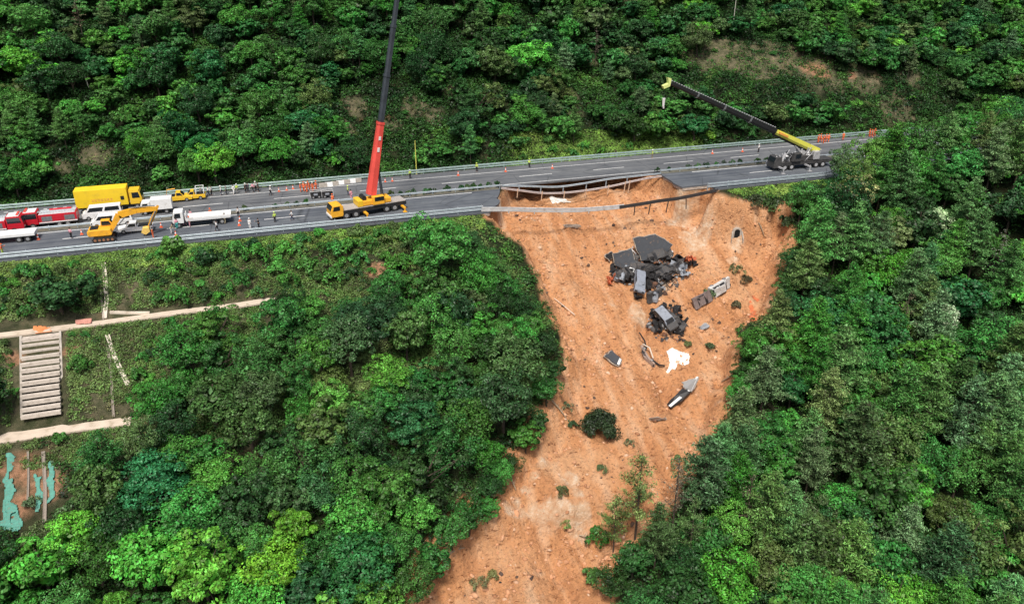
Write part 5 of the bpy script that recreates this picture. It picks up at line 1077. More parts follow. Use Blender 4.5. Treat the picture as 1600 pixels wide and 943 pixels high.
# ------------------------------------------------------------------ people
def skinned(verts, edges, rad, sub=1):
    me = bpy.data.meshes.new('figure'); me.from_pydata(verts, edges, []); o = bpy.data.objects.new('figure_tmp', me); C.objects.link(o)
    o.modifiers.new('s', 'SKIN'); 
    for i, v in enumerate(me.skin_vertices[0].data): v.radius = (rad[i], rad[i]); v.use_root = (i == 0)
    s = o.modifiers.new('u', 'SUBSURF'); s.levels = sub; s.render_levels = sub
    dg = bpy.context.evaluated_depsgraph_get(); m = bpy.data.meshes.new_from_object(o.evaluated_get(dg)); m.materials.clear()
    bpy.data.objects.remove(o); bpy.data.meshes.remove(me)
    for p in m.polygons: p.use_smooth = True
    return m
def pose(legs, arms, lean=0.0, drop=0.0):
    """legs: two (knee, foot) offsets from the hip; arms: two (elbow, hand) offsets from the shoulder; x is forward"""
    z = 0.93 - drop; V = [(0, 0, z)]; Rr = [.13]; Ed = []
    def a(p, r, q): V.append(tuple(p)); Rr.append(r); Ed.append((q, len(V) - 1)); return len(V) - 1
    w1 = a((lean * .3, 0, z + .2), .12, 0); ch = a((lean * .7, 0, z + .42), .145, w1); nk = a((lean, 0, z + .56), .055, ch)
    hd = a((lean * 1.1 + .01, 0, z + .66), .09, nk); ht = a((lean * 1.1 + .01, 0, z + .77), .085, hd); a((lean * 1.1 + .115, 0, z + .67), .018, hd)
    hips = []
    for s, (k, f) in zip((1, -1), legs):
        hp = a((0, s * .09, z - .05), .095, 0); kn = a((k[0], s * .1 + k[1], z - .05 + k[2]), .062, hp); an = a((f[0], s * .11 + f[1], z - .05 + f[2]), .042, kn)
        a((f[0] + .12, s * .12 + f[1], z - .05 + f[2] - .045), .036, an); hips.append((hp, kn, an))
    sh = []
    for s, (e, hnd) in zip((1, -1), arms):
        so_ = a((lean * .8, s * .185, z + .47), .058, ch); el = a((lean * .8 + e[0], s * (.21 + e[1]), z + .47 + e[2]), .043, so_)
        wr = a((lean * .8 + hnd[0], s * (.22 + hnd[1]), z + .47 + hnd[2]), .028, el); dv = (Vector(V[wr]) - Vector(V[el])).normalized()
        pm = a(Vector(V[wr]) + dv * .06, .034, wr); sh.append((so_, el, wr))
        sd = dv.cross(Vector((0, 1, 0))).normalized() if abs(dv.y) < .9 else Vector((1, 0, 0))
        for j, ln in enumerate((.07, .085, .09, .08)):
            b = Vector(V[pm]) + sd * (.028 * (j - 1.5) * .7) + dv * .03; m_ = a(b + dv * ln * .5, .0085, pm); a(b + dv * ln * .9 + Vector((0.012, 0, 0)), .007, m_)
        t1 = a(Vector(V[wr]) + dv * .03 + sd * .05, .010, pm); a(Vector(V[wr]) + dv * .07 + sd * .068, .008, t1)
    body = skinned(V, Ed, Rr)
    jv = [V[0], V[w1], V[ch], (V[nk][0], 0, V[nk][2] - .045)]; jr = [.15, .145, .168, .07]; je = [(0, 1), (1, 2), (2, 3)]
    for so_, el, wr in sh:
        n = len(jv); jv += [V[so_], V[el], V[wr]]; jr += [.074, .06, .045]; je += [(2, n), (n, n + 1), (n + 1, n + 2)]
    tv = [V[0]]; tr = [.145]; te = []
    for hp, kn, an in hips: n = len(tv); tv += [V[hp], V[kn], V[an]]; tr += [.112, .08, .062]; te += [(0, n), (n, n + 1), (n + 1, n + 2)]
    return body, skinned(jv, je, jr), skinned(tv, te, tr), V[ht]
ST = ((0, 0, -.44), (0, 0, -.82)); AR = ((-.03, .03, -.27), (.05, .03, -.5))
POSES = [pose((ST, ST), (AR, AR)),
         pose((((.16, 0, -.40), (.26, 0, -.80)), ((-.03, 0, -.44), (-.26, 0, -.79))), (((-.14, .02, -.24), (-.04, .02, -.47)), ((.1, .02, -.26), (.27, .02, -.42))), .05),
         pose((((.05, .04, -.43), (.02, .08, -.82)), ((-.02, .04, -.44), (-.05, .06, -.82))), (((.18, .04, -.18), (.42, .02, -.06)), AR), .02),
         pose((((.10, .03, -.40), (.02, .05, -.80)), ((.06, .03, -.42), (-.05, .05, -.81))), (((.12, .02, -.26), (.25, -.02, -.47)), ((.12, .02, -.26), (.27, -.02, -.45))), .30, .02)]
M_SKIN = mat('skin', (0.45, 0.26, 0.18), 0.6, var=0.1); M_HAIR = mat('black_hair', (0.015, 0.012, 0.01), 0.7)
def cloth(n, c): return mat('cloth_' + n, c, 0.85, var=0.15, scale=5)
CL = dict(orange=cloth('orange', (0.85, 0.16, 0.04)), white=cloth('white', (0.78, 0.78, 0.76)), black=cloth('black', (0.02, 0.02, 0.025)), blue=cloth('navy', (0.03, 0.04, 0.09)),
          yellow=cloth('yellow_green', (0.55, 0.75, 0.12)), pink=cloth('pink', (0.75, 0.35, 0.42)), grey=cloth('grey', (0.25, 0.25, 0.24)), teal=cloth('teal', (0.08, 0.45, 0.42)), red=cloth('red', (0.6, 0.05, 0.04)), khaki=cloth('khaki', (0.28, 0.24, 0.15)))
hm = MB(); n_ = 12
for j in range(5):
    for k in range(n_): a = k / n_ * 2 * PI; e = j / 4 * PI / 2; hm.v.append((0.135 * math.cos(a) * math.cos(e), 0.12 * math.sin(a) * math.cos(e), 0.115 * math.sin(e)))
for j in range(4): hm.f += [(j * n_ + k, j * n_ + (k + 1) % n_, (j + 1) * n_ + (k + 1) % n_, (j + 1) * n_ + k) for k in range(n_)]
hm.slab([(0.17 * math.cos(k / 12 * 2 * PI) + 0.01, 0.145 * math.sin(k / 12 * 2 * PI)) for k in range(12)], -0.012, 0.004)
HEL = hm.mesh('helmet')
def person(px, py, top, legs, hat, ps, rz, label, group=None, z=0.012, ground=False):
    P = atg(px, py) if ground else atz(px, py, z)
    r = empty('person', (P[0], P[1], P[2] if ground else z), rz); tag(r, label, 'person', group)
    b, j, t, hp = POSES[ps]
    link('body', b, M_SKIN, r); o = link('jacket', j, None, r); t_o = link('trousers', t, None, r)
    for q, c in ((o, top), (t_o, legs)):
        if not q.data.materials: q.data.materials.append(CL[c])
        q.material_slots[0].link = 'OBJECT'; q.material_slots[0].material = CL[c]
    q = link('helmet' if hat else 'hair', HEL, M_HAIR, r); q.material_slots[0].link = 'OBJECT'; q.material_slots[0].material = CL[hat] if hat else M_HAIR
    q.location = (hp[0], hp[1], hp[2] + 0.0)
    return r
FAR = 'people gathered along the far guardrail'
fl = [(315, 308, 'grey', 'khaki', None, 0), (326, 306, 'white', 'blue', None, 1), (331, 305, 'white', 'black', None, 0), (346, 305, 'white', 'blue', 'white', 0), (366, 303, 'white', 'white', None, 1), (371, 302, 'yellow', 'grey', 'white', 0),
      (384, 301, 'black', 'black', 'white', 2), (388, 300, 'blue', 'black', None, 0), (396, 300, 'pink', 'black', None, 1), (400, 298, 'white', 'black', 'white', 0), (404, 299, 'black', 'black', None, 0)]
fd = ['grey shirt and khaki trousers, nearest to the yellow pickups', 'white shirt, walking, second from the yellow pickups', 'white shirt and black trousers standing still, third from the yellow pickups', 'white shirt and white cap, standing apart by the far guardrail',
      'all in white walking by the far guardrail', 'yellow vest and white helmet beside the one all in white', 'black with a white cap, reaching forward, at the far guardrail', 'navy jacket in the dark group at the far guardrail',
      'pink top walking in front of the dark group', 'white shirt and white cap standing above the dark group', 'black clothes at the right end of the group by the far guardrail']
for (a, b, t, l, hh, ps), d in zip(fl, fd): person(a, b, t, l, hh, ps, rng_t.uniform(0, 6.28), 'person in ' + d, FAR)
for k, (a, b) in enumerate([(470, 300), (475, 299), (480, 300), (484, 297), (489, 299), (494, 297)]):
    person(a, b, 'orange', 'orange', 'orange' if k % 2 else 'white', k % 4, k * 1.3, 'rescue worker in orange suit, %s in the cluster left of the truck crane' % ('leftmost', 'second from left', 'third from left', 'fourth from left', 'second from right', 'rightmost')[k], 'orange rescuers left of the truck crane')
for k, (a, b) in enumerate([(1278, 223), (1282, 222), (1286, 224), (1290, 222), (1294, 222)]):
    person(a, b, 'orange', 'orange', 'orange', k % 3, k * 1.7, 'rescue worker in orange suit, %s of five just beyond the dark crane' % ('leftmost', 'second from left', 'middle', 'second from right', 'rightmost')[k], 'orange rescuers beyond the dark crane')
person(1317, 219, 'orange', 'orange', 'white', 0, 1, 'single rescue worker in orange between the two orange groups at the right')
for k, (a, b) in enumerate([(1358, 214), (1362, 215), (1366, 213)]):
    person(a, b, 'orange', 'orange', 'orange', k % 3, k * 2.1, 'rescue worker in orange suit, %s of three where the road meets the trees' % ('left', 'middle', 'right')[k], 'orange rescuers where the road disappears')
for a, b, t, l, hh, ps, rz, lab in [
    (277, 357, 'pink', 'teal', None, 0, 2, 'person in pink top and teal trousers left of the white flatbed lorry cab'), (289, 352, 'white', 'pink', None, 1, 3, 'person in white shirt walking behind the flatbed lorry cab'),
    (297, 354, 'orange', 'pink', 'orange', 0, 0, 'person in orange top standing against the side of the flatbed lorry'), (299, 343, 'pink', 'grey', None, 0, 4, 'person in pink top on the far side of the flatbed lorry'),
    (340, 361, 'white', 'black', None, 1, 2.6, 'person in white shirt and black trousers striding in front of the flatbed lorry'), (391, 357, 'white', 'white', 'white', 0, 1, 'person in all white overalls on the near carriageway'),
    (405, 357, 'black', 'black', None, 2, 3, 'person in black clothes right of the one in white overalls'), (373, 339, 'white', 'black', None, 0, 5, 'person in white by the median right of the flatbed lorry'),
    (544, 305, 'yellow', 'blue', 'yellow', 0, 0, 'worker with yellow-green helmet standing on the road behind the truck crane cab'), (549, 311, 'pink', 'pink', None, 0, 2, 'person in pink clothes beside the truck crane cab'),
    (641, 279, 'yellow', 'black', 'white', 0, 2, 'person in pale vest on the far shoulder right of the red boom'), (745, 268, 'yellow', 'black', 'yellow', 0, 4, 'person in yellow-green vest on the far shoulder, left one of three spread above the collapse'),
    (827, 262, 'yellow', 'black', 'yellow', 1, 1, 'person in yellow-green vest on the far shoulder, middle one of three spread above the collapse'), (1019, 247, 'yellow', 'khaki', 'white', 0, 3, 'person in pale yellow on the far shoulder, right one of three spread above the collapse'),
    (330, 341, 'orange', 'blue', 'orange', 0, 2, 'worker in orange top standing behind the bed of the flatbed lorry'), (352, 349, 'white', 'khaki', None, 1, 1, 'person in white shirt just right of the flatbed lorry tail'), (430, 347, 'yellow', 'black', 'yellow', 0, 2, 'worker in yellow-green vest alone on the near carriageway'), (423, 305, 'white', 'black', 'white', 1, 0, 'person in white between the roadside crowd and the orange cluster'),
    (354, 304, 'grey', 'black', None, 0, 3, 'person in grey between the one standing apart and the one all in white'), (262, 322, 'yellow', 'black', 'orange', 0, 3, 'worker in yellow-green vest left of the yellow rescue pickups'), (112, 372, 'pink', 'black', None, 0, 1, 'person in pink on the road left of the excavator'), (457, 344, 'white', 'blue', None, 1, 3.1, 'person in white shirt walking towards the truck crane on the near carriageway'),
    (520, 318, 'orange', 'orange', 'orange', 2, 1, 'rescue worker in orange right behind the truck crane cab'), (1185, 238, 'white', 'black', 'white', 0, 2, 'person in white just left of the dark crane on the far lane'),
    (1075, 408, 'orange', 'orange', 'orange', 3, 2, 'rescue worker in orange bending at the right side of the wreck pile') if 0 else (1206, 262, 'orange', 'blue', 'orange', 0, 1, 'worker in orange beside the front of the dark crane'),
    (5, 398, 'orange', 'yellow', 'orange', 2, 0, 'worker in orange at the left edge of the photo by the valley guardrail'), (240, 372, 'orange', 'orange', None, 0, 0, 'person in orange right of the excavator bucket'),
    (203, 362, 'pink', 'white', None, 0, 0, 'person in pink standing in front of the white pickup under the excavator arm'), (268, 365, 'khaki', 'white', None, 3, 0, 'person bending down near the valley guardrail, left of the flatbed lorry')]:
    person(a, b, t, l, hh, ps, rz, lab)
# traffic cones
M_CONE = mat('cone_orange', (0.85, 0.16, 0.06), 0.6, var=.1); M_CBAND = mat('cone_white', (0.85, 0.85, 0.85), 0.5, var=.05)
cone_b = MB().box(-.2, .2, -.2, .2, 0, .04).tube([(0, 0, .03), (0, 0, .72)], .15, 12, .03).mesh('cone_body'); cone_w = MB().tube([(0, 0, .32), (0, 0, .5)], .107, 12, .08).mesh('white_band')
def cone(px, py, label, grp, big=1.0):
    P = atz(px, py, 0.012); r = empty('traffic_cone', (P[0], P[1], 0.012)); r.scale = (big, big, big); tag(r, label, 'traffic cone', grp); link('cone_body', cone_b, M_CONE, r); link('white_band', cone_w, M_CBAND, r)
for k, (a, b) in enumerate([(436, 299), (448, 297), (458, 295), (602, 284), (613, 283)]): cone(a, b, 'traffic cone on the far shoulder, %s of five around the orange rescuers' % ('leftmost', 'second from left', 'middle', 'second from right', 'rightmost')[k], 'traffic cones on the far shoulder')
for a, b, lab in [(252, 355, 'traffic cone directly right of the excavator stick'), (275, 368, 'traffic cone in front of the flatbed lorry cab'), (375, 345, 'traffic cone behind the person in white overalls'), (374, 352, 'traffic cone left of the person in white overalls'), (716, 274, 'traffic cone on the far shoulder just left of the road seam'),
                  (790, 268, 'traffic cone on the far shoulder between two people in vests'), (863, 263, 'traffic cone on the far shoulder above the black hollow'), (1113, 240, 'traffic cone on the far shoulder, left one of two before the dark crane'), (1160, 237, 'traffic cone on the far shoulder, right one of two before the dark crane'), (128, 366, 'traffic cone on the median left of the excavator'), (60, 374, 'traffic cone on the median below the fire engine')]: cone(a, b, lab, None, 1.15)
# concrete barriers and equipment
for k in range(7):
    P = atz(505 + k * 9, 292 - k * 1.3, 0.012); o = MB().prism([(-.25, 0), (.25, 0), (.1, .75), (-.1, .75)], -.7, .7).obj('road_barrier', M_WV if k % 2 else M_CONC, bevel=.03); o.location = P; o.rotation_euler = (0, 0, PI / 2)
    tag(o, '%s barrier block, %s from the left in the row behind the truck crane cab' % ('white' if k % 2 else 'grey', ('first', 'second', 'third', 'fourth', 'fifth', 'sixth', 'seventh')[k]), 'barrier', 'barrier blocks behind the truck crane')
for px, py, lab in [(494, 309, 'dark portable generator on the road left of the truck crane, left one of two'), (512, 308, 'dark portable generator on the road left of the truck crane, right one of two')]:
    P = atz(px, py, 0.012); r = empty('generator', P); tag(r, lab, 'generator', 'portable generators')
    MB().box(-.9, .9, -.5, .5, .4, 1.1).obj('housing', M_CHAR, r, bevel=.05); MB().tube([(-1, -.5, .3), (-1, -.5, 1.3), (1, -.5, 1.3), (1, -.5, .3)], .04, 6).tube([(-1, .5, .3), (-1, .5, 1.3), (1, .5, 1.3), (1, .5, .3)], .04, 6).obj('frame', M_WV, r)
    MB().box(-.4, .3, -.52, -.505, .6, .95).obj('panel', M_ASHM, r); wheel_set(r, [(x, s * .5) for x in (-.5, .5) for s in (-1, 1)], .28, .12)
# lamp pole and white mast
P = atz(652, 272, 0); r = empty('lamp_post', (P[0], 13.0, -.3)); tag(r, 'slender yellow pole behind the far guardrail, right of the red crane boom', 'pole')
MB().tube([(0, 0, 0), (0, 0, 6.6)], .09, 8, .06).obj('pole', mat('yellow_pole', (0.75, 0.72, 0.15), .5), r); MB().box(-.25, .25, -.2, .2, 0, .1).obj('base_plate', M_CONC, r); MB().tube([(0, 0, 6.5), (0, -.5, 6.7)], .05, 6).obj('bracket', mat('yellow_pole', (0, 0, 0)), r)
P = atg(139, 137); o = MB().tube([(0, 0, -.2), (-.5, 0, 3.6)], .13, 7, .05).obj('dead_trunk', mat('bleached_wood', (0.55, 0.52, 0.45), .8)); o.location = P; tag(o, 'bleached bare tree trunk leaning alone on the upper left hillside', 'dead tree')
P = atg(1145, 42); o = MB().tube([(0, 0, -.2), (.1, 0, 6.5)], .09, 7, .07).obj('utility_pole', mat('bleached_wood', (0, 0, 0))); o.location = P; tag(o, 'thin pale pole standing above the bare clearing', 'pole')
# median shrubs
NTH = ['first', 'second', 'third', 'fourth', 'fifth', 'sixth', 'seventh', 'eighth', 'ninth', 'tenth', 'eleventh', 'twelfth', 'thirteenth', 'fourteenth', 'fifteenth', 'sixteenth', 'seventeenth', 'eighteenth', 'last']
for k, (px, py) in enumerate([(382, 323), (430, 316), (448, 314), (463, 313), (478, 312), (610, 303), (626, 303), (638, 302), (645, 301), (664, 299), (672, 298), (680, 297), (699, 296), (722, 296), (732, 295), (741, 294), (752, 293), (765, 292), (778, 291),
               (1031, 268), (1046, 265), (1075, 261), (1089, 260), (1104, 259), (1118, 257), (1130, 256), (1143, 255), (1156, 254), (1183, 251), (1198, 250), (1212, 249)]):
    P = atz(px, py + 3, 0.1); o = shrub(P[0], -0.2, rng_t.uniform(.5, .85), rng_t.uniform(1.1, 1.6), G[rng_t.choice(['dark', 'mid', 'olive', 'dark'])], 'small round shrub in the median, ' + ('%s of those left of the collapse' % NTH[k] if px < 800 else '%s of those right of the collapse' % NTH[k - 19]), 'shrubs planted in the median strip', name='median_shrub', z=0.1)

# ------------------------------------------------------------------ terrace paths, staircase, channels
def ribbon(name, pts_px, half, lift, m, th=0.25, fold=None):
    P = [atg(a, b) for a, b in pts_px]; u0, u1 = P[0][0], P[-1][0]; n = 60; V = []; F = []
    v0 = np.mean([p[1] for p in P])
    ZC = [max(h1(u_, v_ - half * .7), h1(u_, v_), h1(u_, v_ + half * .4)) for u_, v_ in [(u0 + (u1 - u0) * i / n, float(np.interp(u0 + (u1 - u0) * i / n, [p[0] for p in P], [p[1] for p in P]))) for i in range(n + 1)]]
    ZC = np.convolve(np.pad(ZC, 6, mode='edge'), np.ones(13) / 13, 'valid') + .08
    for i in range(n + 1):
        u = u0 + (u1 - u0) * i / n; v = np.interp(u, [p[0] for p in P], [p[1] for p in P])
        zc = ZC[i] + lift
        for s, zz in ((-1, 0), (1, 0), (1, -th), (-1, -th)): V.append((u, v + s * half + 0.03 * math.sin(u * 1.3 + s), zc + zz))
    for i in range(n):
        for j in range(4): F.append((i * 4 + j, i * 4 + (j + 1) % 4, i * 4 + 4 + (j + 1) % 4, i * 4 + 4 + j))
    F += [(0, 3, 2, 1), (n * 4, n * 4 + 1, n * 4 + 2, n * 4 + 3)]
    o = MB(); o.v = V; o.f = F; o = o.obj(name, m); tag(o, kind='structure'); return o
M_PATH = mat('sandy_path', (0.58, 0.48, 0.38), 0.95, var=0.3, scale=0.9, dirt=(0.34, 0.27, 0.17), bump=0.4)
ribbon('terrace_path', [(-80, 533), (0, 524), (130, 508), (300, 486), (430, 468)], 0.85, 0.06, M_PATH)
ribbon('terrace_path', [(-90, 702), (0, 690), (90, 676), (205, 657)], 1.15, 0.06, M_PATH)
# staircase: a flight of wide concrete steps
A0 = atg(64, 524); B0 = atg(66, 672); r = empty('concrete_staircase', (A0[0], A0[1], A0[2])); tag(r, 'wide flight of pale concrete steps joining the two terrace paths', 'staircase')
NST = 13; W2 = 2.45; du = B0[0] - A0[0]; dv = B0[1] - A0[1] + 0.6; dz = B0[2] - A0[2]
M_RISER = mat('stair_slab', (0.46, 0.40, 0.35), .9, var=.3, scale=1.5)
MB().prism([(0, -.15), (0, -.6), (1, -.6), (1, -.15)], 0, 1)
sb = MB().add([(x + (du if y else 0), y * dv + 0.0, (dz if y else 0) + zz) for y in (0, 1) for x in (-W2, W2) for zz in (-.55, .14)], [(0, 1, 3, 2), (4, 6, 7, 5), (0, 4, 5, 1), (2, 3, 7, 6), (0, 2, 6, 4), (1, 5, 7, 3)]).obj('stair_slab', M_RISER, r)
for k in range(NST):
    f0 = (k + 0.1) / NST; f1 = (k + 0.72) / NST
    o = MB().box(-W2 + .1, W2 - .1, dv * f1, dv * f0 - 0.001, -0.3, 0.20).obj('step', mat('worn_concrete', (0.50, 0.44, 0.38), .9, var=.35, scale=2, dirt=(.30, .24, .19)), r, bevel=.03); o.location = (du * f0, 0, dz * (f0 + f1) / 2); o.rotation_euler = (R(-7), 0, rng_t.uniform(-.01, .01))
for s in (-1, 1):
    e = MB()
    for (f0, f1) in ((0, 1),):
        e.add([(s * W2 + x + (du if y else 0), y * dv, (dz if y else 0) + zz) for y in (0, 1) for x in (-.14, .14) for zz in (-.5, .36)], [(0, 1, 3, 2), (4, 6, 7, 5), (0, 4, 5, 1), (2, 3, 7, 6), (0, 2, 6, 4), (1, 5, 7, 3)])
    e.obj('side_kerb', M_CONC, r)
def channel(pts, label, m, wd=0.28, name='drainage_channel'):
    P = [atg(a, b) for a, b in pts]; Q = []
    for a, b in zip(P[:-1], P[1:]):
        for k in range(6): q = a + (b - a) * k / 6; Q.append((q[0], q[1], h1(q[0], q[1]) + 0.12))
    Q.append((P[-1][0], P[-1][1], P[-1][2] + .12)); o = MB().sweep([(-wd, -.3), (wd, -.3), (wd, .1), (wd * .6, .1), (wd * .5, .04), (-wd * .5, .04), (-wd * .6, .1), (-wd, .1)], Q).obj(name, m); tag(o, label, 'channel')
channel([(162, 412), (165, 440), (167, 470), (164, 498)], 'pale concrete drainage channel running down from the valley guardrail to the upper path', M_CONC_P)
channel([(168, 524), (180, 560), (200, 602)], 'pale concrete channel slanting down from the upper terrace path', M_CONC_P)
channel([(168, 540), (174, 580), (178, 652)], 'narrow grey channel straight down beside the slanting one', mat('grey_concrete', (0.27, 0.23, 0.19), .9), .16)
channel([(158, 455), (162, 500)], 'short broken grey channel left of the channel under the guardrail', mat('grey_concrete', (0, 0, 0)), .12)
channel([(172, 488), (200, 489), (234, 489)], 'pale concrete edging lying flat above the upper terrace path', M_CONC_P, .16, 'concrete_edging')
M_TEAL = mat('teal_netting', (0.09, 0.27, 0.215), .9, var=.5, scale=3.5, dirt=(0.26, 0.22, 0.16), bump=.4)
channel([(68, 706), (71, 760), (70, 838)], 'pale grey concrete drainage strip running down between the teal nets', mat('grey_concrete', (0, 0, 0)), .2)
channel([(44, 706), (45, 745), (43, 790)], 'short grey concrete strip just left of the middle of the teal nets', mat('grey_concrete', (0, 0, 0)), .12)
for k, (ol, ho, lab) in enumerate([([(8, 706), (38, 708), (34, 745), (24, 790), (30, 828), (0, 830), (6, 770)], .22, 'torn teal netting hanging down the slope at the left edge, under the lower path'), ([(52, 716), (66, 714), (66, 780), (58, 800), (54, 750)], .22, 'narrow strip of torn teal netting left of the grey drainage strip'),
                   ([(74, 718), (88, 720), (86, 800), (76, 806)], .22, 'narrow strip of torn teal netting right of the grey drainage strip'), ([(4, 785), (30, 788), (34, 822), (2, 822)], .45, 'densest teal netting heap at the foot of the nets, at the left edge')]):
    o = drape(ol, 0.16 + .03 * k, 'netting', M_TEAL, .13, .5, k + 2, ho - .14, .25, thick=.02); tag(o, lab, 'netting', 'teal netting pieces')
o = drape([(52, 512), (80, 510), (82, 521), (55, 525)], .22, 'tarpaulin', mat('orange_brown_tarp', (0.62, 0.22, 0.08), .8, var=.5, scale=4, dirt=(.2, .07, .03)), .15, .3, 7, .5, .15, thick=.03); tag(o, 'crumpled orange-brown tarpaulin on the upper terrace path at the top of the staircase', 'tarpaulin')
o = drape([(118, 501), (143, 499), (144, 508), (120, 509)], .3, 'tarpaulin', mat('pink_tarp', (0.62, 0.28, 0.22), .8, var=.3), .15, .15, 8, .6, .12, thick=.03); tag(o, 'flat pinkish sheet lying at the upper edge of the upper terrace path', 'tarpaulin')

# ------------------------------------------------------------------ on the landslide: pale patches, slabs, wrecks
for ol, jg, lab in [([(1044, 549), (1079, 551), (1080, 572), (1050, 581), (1036, 582), (1042, 565)], .8, 'chalk-white powder patch on the orange soil above the folded road slab'), ([(858, 310), (880, 309), (892, 316), (862, 320)], .45, 'small white powder patch under the sagging median guardrails')]:
    o = drape(ol, 0.06, 'white_powder', mat('white_powder', (0.80, 0.76, 0.70), .9, var=.25, scale=2.5, dirt=(.62, .45, .32), bump=.4), .12, jg * 1.4, 3); tag(o, lab, 'powder', None, 'stuff')
M_SLAB = mat('slab_asphalt', (0.050, 0.054, 0.062), .85, var=.4, scale=1.6, bump=.4, dirt=(.20, .14, .10)); M_EDGE = mat('slab_edge', (0.42, 0.36, 0.30), .9, var=.4, scale=4)
def slab3(name, label, px_pts, lift, th, tilt_n=None, m=None, group='broken road slabs', line=None, edge=None, plane=None):
    """broken slab: its outline stands on a plane through the ground points, raised by lift (one value per corner)"""
    Q = [Vector(atg(a, b)) for a, b in px_pts]
    # each corner slides along its own line of sight towards the drone by the wanted lift
    T = []
    for q, l_ in zip(Q, lift): d = (Vector(CAM) - q).normalized(); T.append(q + d * (l_ / max(.3, d.z)))
    c = sum(T, Vector()) / len(T); n = Vector()
    for i in range(len(T)): n += (T[i] - c).cross(T[(i + 1) % len(T)] - c)
    n.normalize(); n = n if n.z > 0 else -n
    root = empty(name, c); tag(root, label, 'slab', group); L = [t - c for t in T]; k = len(L)
    rr = random.Random(len(label)); J = []
    for i in range(k):
        a, b = L[i], L[(i + 1) % k]
        for j in range(4): t = j / 4; J.append(a.lerp(b, t) + (a - b).cross(n).normalized() * (rr.uniform(-.13, .13) if j else 0))
    kk = len(J); off = n * th
    MB().add([tuple(p) for p in J] + [tuple(p - off * .45) for p in J], [tuple(range(kk)), tuple(range(2 * kk - 1, kk - 1, -1))] + [(i, (i + 1) % kk, (i + 1) % kk + kk, i + kk) for i in range(kk)]).obj('surface_layer', m or M_SLAB, root)
    J2 = [p - off * .46 + (p.normalized() * 0.12) for p in J]
    MB().add([tuple(p) for p in J2] + [tuple(p - off * .6) for p in J2], [tuple(range(kk)), tuple(range(2 * kk - 1, kk - 1, -1))] + [(i, (i + 1) % kk, (i + 1) % kk + kk, i + kk) for i in range(kk)]).obj('base_layer', edge or M_EDGE, root, crumple=.05, sub=1)
    if line:
        i0, i1, w_ = line; a, b = L[i0], L[i1]; ins = (-(a + b) / 2); ins = (ins - n * ins.dot(n)).normalized()
        P = [a + ins * .1, b + ins * .1, b + ins * (.1 + w_), a + ins * (.1 + w_)]
        MB().add([tuple(p + n * .006) for p in P] + [tuple(p + n * .02) for p in P], [(3, 2, 1, 0), (4, 5, 6, 7)] + [(i, (i + 1) % 4, (i + 1) % 4 + 4, i + 4) for i in range(4)]).obj('painted_line', M_WHITE, root)
    return root
slab3('road_slab', 'large tilted asphalt slab at the top of the wreck pile', [(990, 372), (1024, 366), (1051, 382), (1040, 397), (1003, 407)], [1.6, 1.9, 1.4, .7, .5], .45)
slab3('road_slab', 'tilted asphalt slab at the left of the wreck pile', [(958, 396), (986, 388), (994, 410), (978, 420), (962, 414)], [1.0, 1.3, .8, .4, .4], .45)
slab3('road_slab', 'narrow broken kerb slab left of the wreck pile', [(946, 399), (955, 393), (961, 397), (953, 407)], [.4, .6, .5, .3], .3, m=M_CHAR)
slab3('road_slab', 'grey slab with a white end lying alone left of the white patch', [(945, 556), (957, 547), (972, 562), (968, 571)], [.7, .9, .6, .5], .45, line=(2, 3, .4))
slab3('road_slab', 'upright grey slab of the folded piece in the lower landslide', [(1066, 597), (1088, 590), (1092, 588), (1081, 611), (1072, 610)], [1.0, 1.6, 1.8, .5, .5], .35, line=(2, 3, .3), m=mat('pale_slab', (.27, .27, .27), .85, var=.3, dirt=(.42, .33, .27)))
slab3('road_slab', 'black road slab with a white edge line, lower half of the folded piece', [(1043, 630), (1066, 606), (1079, 611), (1049, 636)], [.5, 1.1, .9, .5], .5, line=(2, 3, .42), m=M_BLACK, edge=M_BLACK)
slab3('road_slab', 'small grey slab fragment between the white car and the round burnt wreck', [(1093, 510), (1104, 505), (1109, 509), (1098, 515)], [.3, .4, .3, .2], .25, m=M_ASHM)
slab3('road_slab', 'long thin brown slab under the hanging guardrails', [(880, 351), (905, 351), (906, 354), (882, 354)], [.35, .35, .2, .2], .2, m=mat('brown_debris', (.16, .10, .07), .9))
slab3('road_slab', 'thin dark slab above the round dark bush', [(1016, 653), (1040, 652), (1040, 656), (1018, 656)], [.3, .3, .2, .2], .2, m=mat('brown_debris', (0, 0, 0)))
# burnt cars
M_ORU = mat('burnt_tyre_wire', (0.10, 0.09, 0.085), .9)
def wreck(px, py, rz, label, kind='sedan', m=None, L=4.5, W=1.8, Hh=1.35, cr=.16, seed=0, lift=.25, rx=0, ry=0, roofm=None, wheels=True, group='burnt and crushed cars', name='wrecked_car', glass=None):
    P = atg(px, py); e = .8
    gx = (h1(P[0] + e, P[1]) - h1(P[0] - e, P[1])) / (2 * e); gy = (h1(P[0], P[1] + e) - h1(P[0], P[1] - e)) / (2 * e)
    r = car(name, label, 'car wreck', (0, 0, 0), 0, L, W, Hh, m or M_CHAR, kind, group, glass or M_BLACK, cr, seed, wheels, roofm=roofm, tyre=M_ORU)
    N = Vector((-gx, -gy, 1)).normalized(); f = Vector((math.cos(rz), math.sin(rz), 0)); f = (f - N * f.dot(N)).normalized(); s = N.cross(f)
    M = Matrix((f, s, N)).transposed() @ Euler((rx, ry, 0)).to_matrix(); r.rotation_mode = 'QUATERNION'; r.rotation_quaternion = M.to_quaternion(); r.location = Vector(P) + Vector((0, 0, lift - .3)) + N * 0
    return r
def drc(x0, y0, x1, y1):       # heading on the ground between two pixels
    a, b = atg(x0, y0), atg(x1, y1); return math.atan2(b[1] - a[1], b[0] - a[0])
